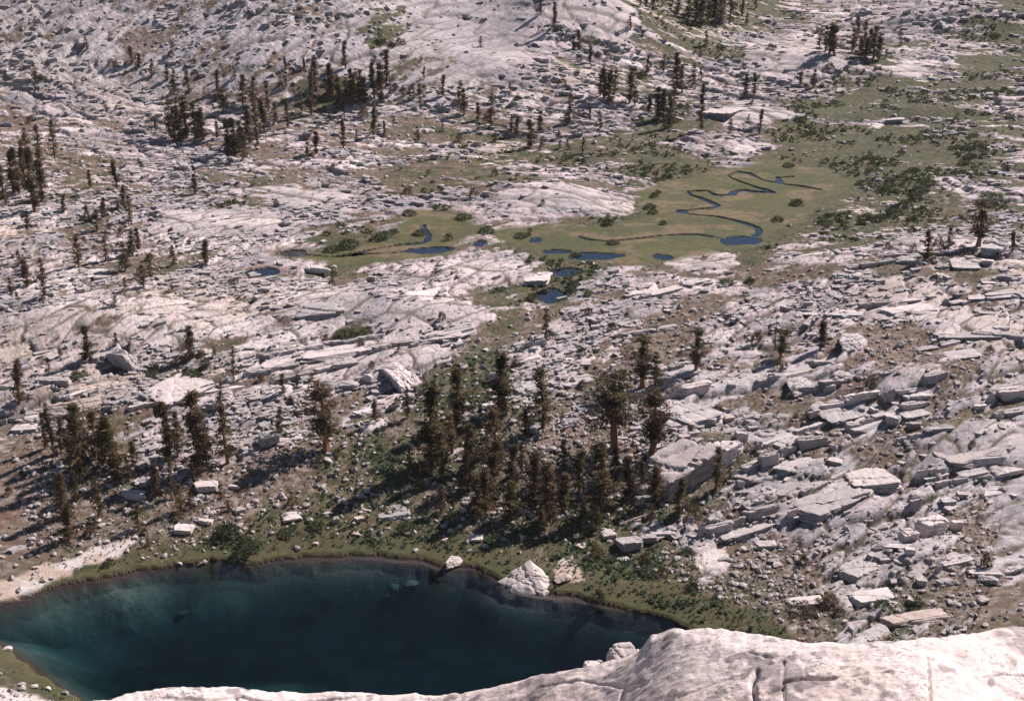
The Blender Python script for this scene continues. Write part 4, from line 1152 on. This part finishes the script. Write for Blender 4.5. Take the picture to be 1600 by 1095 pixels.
# foot x, foot y, height and crown width in photo pixels, form: c column, o open, b broad, y young bush-like, s thin spire, d dead
TREES = """31 632 65 15 c;135 565 50 17 c;297 562 50 16 c;182 548 25 12 y;335 560 18 10 y;366 595 48 10 o;346 640 40 11 o;72 702 52 9 s;85 714 80 10 s;96 710 50 14 o;121 715 78 18 c;128 752 110 24 o;148 720 70 15 c;160 730 60 16 c;175 735 80 22 c;184 757 80 18 c;208 730 38 16 o;265 720 85 22 c;278 715 65 18 o;311 737 112 32 c;323 728 80 16 o;357 725 85 24 o;
100 808 65 16 c;107 845 55 20 c;117 783 45 14 o;154 812 62 16 o;148 832 22 16 y;218 830 38 13 o;201 752 35 10 o;244 775 48 14 c;268 782 60 12 o;284 800 40 14 o;299 796 26 18 y;303 752 28 14 y;346 778 20 8 y;358 800 16 10 y;232 853 14 10 y;
510 704 100 52 b;635 655 48 12 o;650 628 20 14 y;588 660 34 12 o;437 685 48 14 o;444 617 32 13 o;488 598 14 10 y;623 550 14 12 y;
714 663 84 34 c;706 708 58 20 o;675 735 122 30 c;783 648 90 28 c;776 742 98 36 o;848 672 90 36 o;820 682 38 14 c;770 790 72 22 c;743 812 62 22 o;834 790 78 24 c;858 815 86 22 c;655 765 38 18 o;870 775 35 14 y;
1004 605 72 34 b;1024 607 52 22 o;1087 585 66 24 b;959 706 120 50 b;1019 710 96 42 b;936 802 100 26 c;979 780 60 20 c;1026 785 55 20 c;1059 810 58 24 o;1118 768 64 20 o;932 829 38 20 y;985 802 28 14 y;1017 816 28 14 o;852 533 45 12 o;
1220 562 42 24 b;1282 546 44 20 c;1528 386 66 36 b;1447 407 44 11 s;1482 388 30 10 o;1580 396 32 8 s;
306 303 30 10 c;322 416 38 10 c;271 415 30 10 o;22 300 60 12 c;42 300 75 12 c;55 330 92 14 c;66 315 60 14 c;10 320 58 12 o;30 305 70 10 c;44 357 25 12 o;62 270 68 11 o;85 250 58 10 o;45 275 70 12 o;
139 347 26 9 o;162 342 32 12 c;152 362 32 16 o;195 325 34 10 c;182 298 45 8 s;205 348 40 9 o;185 330 20 10 o;142 293 26 6 s;100 333 28 6 s;124 418 45 14 o;216 392 34 8 s;196 423 42 18 o;236 432 32 10 o;225 452 34 14 o;197 457 22 10 y;180 478 20 10 y;30 415 22 12 y;44 450 42 14 c;68 440 35 16 o;18 460 25 10 o;70 470 28 14 o;27 470 14 10 y;170 362 18 10 y;
135 80 22 8 o;285 28 14 6 y;206 102 26 9 c;218 106 20 6 c;237 122 26 9 o;262 126 24 10 c;273 148 38 8 o;296 150 36 8 o;56 128 26 10 o;367 125 18 6 o;380 167 46 11 o;349 176 36 18 b;340 142 30 5 s;396 165 42 12 o;268 215 60 12 o;280 222 52 14 c;292 217 60 14 c;305 215 50 12 o;318 220 46 12 c;339 217 25 6 s;244 203 18 5 s;357 243 52 12 c;368 245 56 14 c;380 250 48 12 o;390 225 50 12 c;400 215 50 12 o;412 205 48 10 s;273 221 48 10 o;311 222 42 10 o;374 238 46 12 o;
446 110 20 5 s;475 110 18 5 s;540 108 40 7 s;494 142 48 12 c;487 180 62 8 s;514 150 46 16 c;520 152 40 12 o;528 163 38 14 c;540 165 40 13 o;552 165 45 13 c;560 160 48 12 o;568 165 40 12 c;585 155 56 8 s;597 160 56 12 c;605 125 42 8 s;562 150 38 10 o;550 148 36 10 c;611 150 22 8 o;583 215 52 7 s;537 232 40 7 s;558 220 16 8 y;654 224 24 8 o;600 214 20 6 s;450 200 42 6 s;472 177 28 7 o;430 195 32 9 o;515 192 20 7 o;539 184 16 6 y;420 175 40 10 o;447 138 18 6 o;494 242 34 9 c;482 247 30 9 o;663 125 18 6 o;751 74 16 9 y;657 165 32 9 o;692 152 32 7 s;630 150 16 8 y;647 155 20 8 o;640 157 16 8 y;719 165 36 12 o;725 180 38 12 o;746 188 26 11 c;768 200 50 14 o;774 222 18 8 y;691 205 14 8 y;758 195 16 8 y;797 147 15 7 y;800 212 30 8 o;403 228 22 6 s;
808 213 28 9 c;829 230 40 12 c;844 207 30 8 c;891 195 48 10 o;884 197 18 8 y;922 190 22 6 s;937 205 28 8 o;910 240 24 8 o;887 235 16 8 y;875 233 14 14 y;846 235 20 14 y;873 218 14 8 y;938 150 40 8 s;944 157 46 8 c;951 163 50 12 c;961 146 34 10 o;984 160 44 16 c;992 165 28 10 o;1012 115 26 6 s;1013 178 28 6 s;1036 113 24 9 o;1055 143 56 11 c;1054 167 30 9 o;1066 145 40 9 o;1082 137 34 9 o;1095 130 22 9 o;1028 186 46 10 c;1037 188 45 10 c;1046 200 50 8 s;1050 187 30 10 o;1097 207 70 7 s;1166 152 32 11 c;1178 150 32 6 s;1175 166 14 14 y;1187 210 36 6 s;1142 208 20 8 o;1170 192 12 8 y;896 78 20 8 c;904 78 28 7 s;921 100 28 6 s;866 48 44 5 s;845 23 23 6 s;841 52 10 7 y;985 48 20 7 o;1104 72 22 7 o;
1085 40 42 10 o;1095 42 45 10 c;1105 38 45 10 o;1115 42 45 10 c;1125 38 40 10 c;1140 35 38 10 o;1075 30 35 10 c;1060 22 28 9 o;1010 14 20 8 c;1020 16 22 8 c;1035 12 18 8 o;1050 10 16 8 c;1180 15 18 8 o;1160 25 22 8 c;1167 40 18 7 o;1000 12 20 8 o;1090 28 34 9 c;1110 26 34 9 c;1130 24 32 9 o;
1281 75 26 10 o;1296 86 46 14 c;1303 87 42 16 b;1290 80 36 10 o;1338 65 36 10 o;1349 75 38 10 o;1331 82 34 9 o;1352 98 36 12 c;1365 92 46 12 o;1372 95 38 12 c;1384 92 14 12 y;1407 72 12 12 y;1271 137 26 7 o;1251 135 22 5 s;1358 84 34 10 c;1345 90 30 10 c;1312 118 10 12 y;1392 120 9 12 y;1211 548 48 4 d;969 823 17 4 d;416 229 26 5 d;1046 805 24 5 d;
690 745 70 22 o;735 735 66 20 c;800 760 60 20 c;815 740 48 16 o;757 800 66 20 c;795 815 60 20 o;880 800 56 18 c;905 770 60 18 o;960 760 56 18 o;725 770 50 18 o;690 800 40 18 o;880 735 44 16 o;1003 770 44 16 o;845 830 40 18 o;910 825 42 18 o;640 735 34 14 y;135 735 74 18 c;110 735 60 14 o;208 400 40 14 o;165 410 34 12 o""".replace("\n", "")
FORM = {'c': ('column', 'dense dark'), 'o': ('open', 'ragged open'), 'b': ('broad', 'broad bushy'), 'y': ('young', 'short bushy'), 's': ('spire', 'thin spindly')}
for k, row in enumerate([t for t in TREES.split(";") if t.strip()]):
    a = row.split()
    px, py, hp, wp, f = float(a[0]), float(a[1]), float(a[2]), float(a[3]), a[4]
    x, y, z = ground_at(px, max(py, 6))
    s = PXM(y, z)
    depa = math.atan2(CAM_H - z, y)
    H = hp * s / math.cos(depa) * 1.04
    W = wp * s * (1.25 if py < 480 else 1.2 if 640 < px < 1000 else 1.05)
    t = bpy.data.objects.new("dead_tree" if f == 'd' else "pine_tree", None); COL.objects.link(t)
    t.location = (x, y, z - .1)
    t.empty_display_size = .5
    t["category"] = "tree"
    t.rotation_euler = (R(rnd.uniform(-3, 3)), R(rnd.uniform(-3, 3)), rnd.uniform(0, 6.28))
    if f == 'd':
        tm_, bm_ = SNAGS[k % 2]
        c1 = link("trunk", tm_, t); c2 = link("branches", bm_, t)
        sx = H
        t["group"] = "bare dead trees"
        register(t, "bare dead tree", px, py, "dead tree")
    else:
        form, look = FORM[f]
        tmesh, cmesh, nat = rnd.choice(PINES[form])
        c1 = link("trunk", tmesh, t); c2 = link("crown", cmesh, t)
        sx = max(min(W / nat, H * 1.9), H * .7)
        t["group"] = "pines on the slopes"
        size = "tall" if H > 11.5 else "mid-sized" if H > 6 else "small"
        if form in ('young',): size = ''
        register(t, (size + " " + look + " pine").strip(), px, py, "pine")
    for c in (c1, c2):
        c.scale = (sx, sx, H)

# ------------------------------------------------------------------ shrubs
def shrub_meshes(seed, m, flat=.55):
    r = np.random.default_rng(seed)
    cen = []
    for k in range(70):
        a = r.uniform(0, 6.28); q = math.sqrt(r.random()); h = (1 - q * q) ** .5
        cen.append((q * .85 * math.cos(a) * (1 + .2 * math.sin(3 * a + seed)), q * .85 * math.sin(a), max(.05, h * flat * 1.5 * r.uniform(.55, 1.05))))
    co, fc = leaf_cloud(cen, [.20] * len(cen), 11, .20, r)
    sv, sf = [], []
    for k in range(9):
        a = r.uniform(0, 6.28)
        tube(sv, sf, [(0.05 * math.cos(a), .05 * math.sin(a), -.1), (.5 * math.cos(a), .5 * math.sin(a), .5 * flat * 1.4)], [.03, .012], 3)
    return pydata("shrub_stems", sv, sf, M_dead), mesh_from("shrub_leaves", co, fc, m)
SHRUB = {'w': [shrub_meshes(s, M_willow) for s in (1, 2, 3, 4)], 'd': [shrub_meshes(s, M_needle, .75) for s in (7, 8, 9)]}
def put_shrub(px, py, wp, hp, kind, look):
    x, y, z = ground_at(px, py); s = PXM(y, z)
    stems, leaves = rnd.choice(SHRUB[kind])
    t = bpy.data.objects.new("shrub", None); COL.objects.link(t)
    t.location = (x, y, z - .05); t.empty_display_size = .3; t.rotation_euler = (0, 0, rnd.uniform(0, 6.28))
    t["category"] = "shrub"; t["group"] = "low shrubs"
    for nm, me in (("stems", stems), ("leaves", leaves)):
        o = link(nm, me, t); o.scale = (wp * s * .5, wp * s * .5, hp * s * (1.0 if kind == 'w' else .9))
    register(t, look, px, py, "shrub")

KNOWN = [(355, 838, 46, 26, 'w'), (388, 862, 40, 28, 'w'), (1134, 446, 26, 12, 'w'), (1172, 441, 18, 8, 'w'), (1036, 351, 14, 8, 'w'), (1022, 308, 16, 8, 'w'), (1028, 302, 12, 6, 'w'), (1016, 326, 24, 9, 'w'), (1020, 334, 18, 8, 'w'),
         (950, 352, 22, 12, 'w'), (640, 336, 26, 10, 'w'), (690, 326, 32, 8, 'w'), (725, 342, 30, 10, 'w'), (600, 372, 30, 12, 'w'), (590, 376, 30, 10, 'w'), (545, 386, 40, 14, 'w'), (520, 392, 30, 10, 'w'), (655, 368, 24, 9, 'w'),
         (615, 365, 20, 8, 'w'), (760, 365, 30, 10, 'w'), (900, 403, 24, 10, 'w'), (895, 450, 26, 14, 'w'), (890, 458, 16, 10, 'w'), (832, 470, 24, 14, 'w'), (920, 462, 22, 10, 'w'), (815, 372, 24, 9, 'w'), (1372, 345, 24, 10, 'w'),
         (1395, 335, 30, 12, 'w'), (1415, 325, 30, 12, 'w'), (1430, 312, 28, 12, 'w'), (1440, 300, 30, 12, 'w'), (1450, 290, 30, 12, 'w'), (1245, 320, 26, 11, 'w'), (1215, 345, 24, 8, 'w'), (1290, 352, 30, 9, 'w'),
         (1550, 312, 44, 12, 'w'), (1300, 945, 30, 16, 'd'), (1285, 950, 34, 16, 'd'), (1310, 960, 26, 12, 'd'), (1255, 955, 60, 10, 'd'), (1378, 950, 30, 14, 'w'), (1430, 945, 30, 12, 'w'),
         (932, 872, 26, 24, 'd'), (935, 938, 24, 20, 'd'), (1006, 882, 20, 20, 'd'), (1036, 900, 18, 16, 'd'), (1082, 922, 22, 14, 'd'), (1085, 808, 26, 22, 'd'), (1218, 577, 26, 18, 'd'), (1122, 646, 20, 16, 'd'), (1182, 540, 22, 20, 'd'),
         (909, 555, 14, 14, 'd'), (806, 576, 18, 12, 'd'), (1360, 605, 24, 18, 'd'), (946, 600, 12, 12, 'd'), (1063, 557, 10, 10, 'd'), (581, 577, 14, 12, 'd'), (621, 634, 14, 14, 'd'), (1468, 392, 30, 18, 'd'), (1452, 409, 24, 12, 'd'),
         (1425, 364, 16, 12, 'd'), (1387, 389, 12, 12, 'd'), (1427, 392, 12, 10, 'd'), (1555, 404, 16, 10, 'd'), (240, 585, 30, 10, 'w'), (300, 590, 40, 12, 'w'), (240, 578, 18, 14, 'w'), (125, 590, 40, 10, 'w'), (540, 525, 44, 10, 'w'), (570, 522, 30, 9, 'w'),
         (175, 105, 18, 12, 'd'), (268, 90, 13, 12, 'd'), (303, 101, 10, 9, 'd'), (65, 128, 16, 12, 'd'), (48, 191, 14, 10, 'd'), (637, 304, 20, 12, 'd'), (740, 308, 16, 14, 'd'), (690, 300, 10, 8, 'd'), (848, 318, 8, 7, 'd'), (567, 186, 20, 18, 'd'), (438, 140, 14, 12, 'd'),
         (879, 134, 14, 10, 'd'), (935, 90, 12, 8, 'd'), (952, 91, 10, 7, 'd'), (1205, 78, 18, 9, 'd'), (1296, 107, 18, 8, 'd'), (1259, 139, 12, 8, 'd'), (520, 264, 10, 8, 'd'), (1010, 173, 24, 9, 'w'), (1062, 172, 16, 12, 'w'), (280, 810, 24, 12, 'd'), (14, 772, 14, 14, 'd'), (35, 746, 14, 14, 'd'), (170, 884, 20, 12, 'd'), (500, 725, 20, 14, 'd')]
for px, py, w, h, kd in KNOWN:
    put_shrub(px, py, w, h, kd, "low green willow shrub" if kd == 'w' else "dark stubby shrub")
def w_willow(px, py):
    g = float(gmap(GREEN, np.array(px), np.array(py))); k = float(gmap(ROCK, np.array(px), np.array(py)))
    return max(0, g - .60) * 2.4 * (1 - .6 * k) * (1.0 if py < 420 else .12)
for px, py in sample_pixels(w_willow, 190, lambda py: 6):
    x, y, z = ground_at(px, py)
    if lookup(meadow, x, y) > .4 and rnd.random() < .8: continue
    if lookup(n1, x, y) < .02: continue
    w = rnd.uniform(10, 26) * (.7 + .3 * py / 300)
    put_shrub(px, py, w, w * rnd.uniform(.28, .42), 'w', "low green willow shrub")

def w_scrub(px, py):
    k = float(gmap(ROCK, np.array(px), np.array(py)))
    thicket = math.exp(-((px - 190) / 75) ** 2 - ((py - 400) / 60) ** 2) + .6 * math.exp(-((px - 560) / 120) ** 2 - ((py - 165) / 30) ** 2)
    return (.10 * k if py < 620 else .02) + .9 * thicket
for px, py in sample_pixels(w_scrub, 88, lambda py: 6):
    w = rnd.uniform(7, 15) * (.7 + .3 * py / 300)
    put_shrub(px, py, w, w * rnd.uniform(.6, 1.0), 'd', "dark stubby shrub")

# herb clumps on the slope above the lake, and turf along the meadow: nobody could count them
def scatter_clumps(name, count, weight, size, m, seed, tris=14):
    r = np.random.default_rng(seed)
    jj = r.integers(np.searchsorted(ys, 142), np.searchsorted(ys, 600), count * 14); ii = r.integers(30, NU - 31, count * 14)
    keep = np.nonzero(r.random(len(jj)) < weight(jj, ii))[0][:count]
    j = jj[keep]; i = ii[keep]
    sz = size(j, i, r)
    cen = np.stack([X[j, i] + r.normal(size=len(j)) * .1, Y[j, i] + r.normal(size=len(j)) * .2, Z[j, i] + sz * .30], -1)
    k = len(cen)
    cs = np.repeat(cen, tris, 0); ss = np.repeat(sz, tris)
    n_ = len(cs)
    d = r.normal(size=(n_, 3)); d[:, 2] = np.abs(d[:, 2]) * .7; d /= np.linalg.norm(d, axis=1)[:, None]
    p0 = cs + d * (ss * .35 * r.random(n_))[:, None]
    sv = np.cross(d, r.normal(size=(n_, 3))); sv /= np.linalg.norm(sv, axis=1)[:, None]
    ln = ss * r.uniform(.4, .8, n_)
    co = np.stack([p0 - sv * ln[:, None] * .35, p0 + sv * ln[:, None] * .35, p0 + d * ln[:, None]], 1).reshape(-1, 3)
    return link(name, mesh_from(name, co, np.arange(3 * n_).reshape(-1, 3), m), kind="stuff")
herbzone = sstep(.58, .72, gr + .12 * n1) * (1 - rock) * sstep(1.2, 3.0, ld) * sstep(480, 560, PY) * sstep(1250, 1050, PX) * sstep(300, 420, PX)
scatter_clumps("herbs", 8000, lambda j, i: np.clip(herbzone[j, i] * (.25 + .9 * sstep(-.2, .5, n2[j, i])), 0, 1), lambda j, i, r: r.uniform(.22, .75, len(j)) * (.7 + .5 * r.random(len(j))), M_herb, 31)
brushzone = sstep(.50, .70, gr + .14 * n2) * (1 - rock) * sstep(1, 4, md) * .7 * sstep(1.5, 4, ld) * (PY < 520)
scatter_clumps("undergrowth", 11000, lambda j, i: np.clip(brushzone[j, i] * .6 * sstep(-.15, .35, n1[j, i]), 0, 1), lambda j, i, r: r.uniform(.4, 1.25, len(j)), M_willow, 32)
soilzone = (1 - rock) * (1 - meadow) * sstep(1.0, 2.0, ld) * (PY > 330)
scatter_clumps("grass_tufts", 8000, lambda j, i: np.clip(soilzone[j, i] * .6, 0, 1), lambda j, i, r: r.uniform(.15, .42, len(j)), leaf_mat("dry_grass", (.07, .062, .026), (.16, .125, .06)), 33, 9)

# ------------------------------------------------------------------ fallen timber
def log(px0, py0, px1, py1, rad, m, label):
    a = np.array(ground_at(px0, py0)); b = np.array(ground_at(px1, py1))
    L = np.linalg.norm(b - a); v, f = [], []
    tube(v, f, [(0, 0, 0), (L * .35, .05, .05), (L * .7, -.04, .02), (L, 0, 0)], [rad, rad * .9, rad * .75, rad * .5], 8)
    f.append(tuple(range(7, -1, -1))); n_ = len(v); f.append(tuple(range(n_ - 8, n_)))
    o = link("fallen_log", pydata("fallen_log", v, f, m), None, label=label, category="log", group="fallen logs")
    o.location = a + (0, 0, rad * .9)
    d = Vector(b - a)
    o.rotation_euler = (0, -math.atan2(d.z, math.hypot(d.x, d.y)), math.atan2(d.y, d.x))
    bv, bf = [], []
    for k in range(4):
        t = L * (.3 + .17 * k); w = (-1) ** k
        tube(bv, bf, [(t, 0, rad * .3), (t + .25, w * rad * 2.0, rad * 2.2)], [rad * .22, rad * .06], 4)
    link("branch_stubs", pydata("log_stubs", bv, bf, m), o)
log(332, 798, 358, 791, .22, M_dead, "grey fallen log beside the small white boulder left of centre")
log(196, 799, 217, 803, .24, M_dead, "short pale log among white stones below the left grove")
log(722, 768, 762, 748, .30, M_rust, "rust-red fallen trunk lying in the shaded lake grove")
log(968, 822, 1040, 796, .22, M_dead, "bleached trunk lying across the blocky outcrop over the lake")
log(800, 806, 860, 800, .20, M_dead, "thin fallen stem in the shade at the grove's foot")
log(380, 796, 400, 787, .16, M_dead, "thin grey log pointing uphill right of the small white boulder")
log(925, 412, 938, 418, .22, M_dead, "bleached white log by the small pools below the meadow")
log(578, 682, 590, 672, .2, M_dead, "short weathered log on the fern slope behind the broad pine")

write_labels()

# ------------------------------------------------------------------ the air
hb = bmesh.new(); bmesh.ops.create_cube(hb, size=1)
hme = bpy.data.meshes.new("haze"); hb.to_mesh(hme); hb.free()
hm = bpy.data.materials.new("haze"); hm.use_nodes = True
hn = hm.node_tree.nodes; hn.remove(hn["Principled BSDF"])
pv = hn.new("ShaderNodeVolumePrincipled"); pv.inputs["Color"].default_value = (.93, .95, 1.0, 1); pv.inputs["Density"].default_value = HAZE
hm.node_tree.links.new(pv.outputs[0], hn["Material Output"].inputs["Volume"])
hme.materials.append(hm)
haze = link("haze", hme, kind="stuff")
haze.location = (0, 650, 150); haze.scale = (1300, 1400, 326)
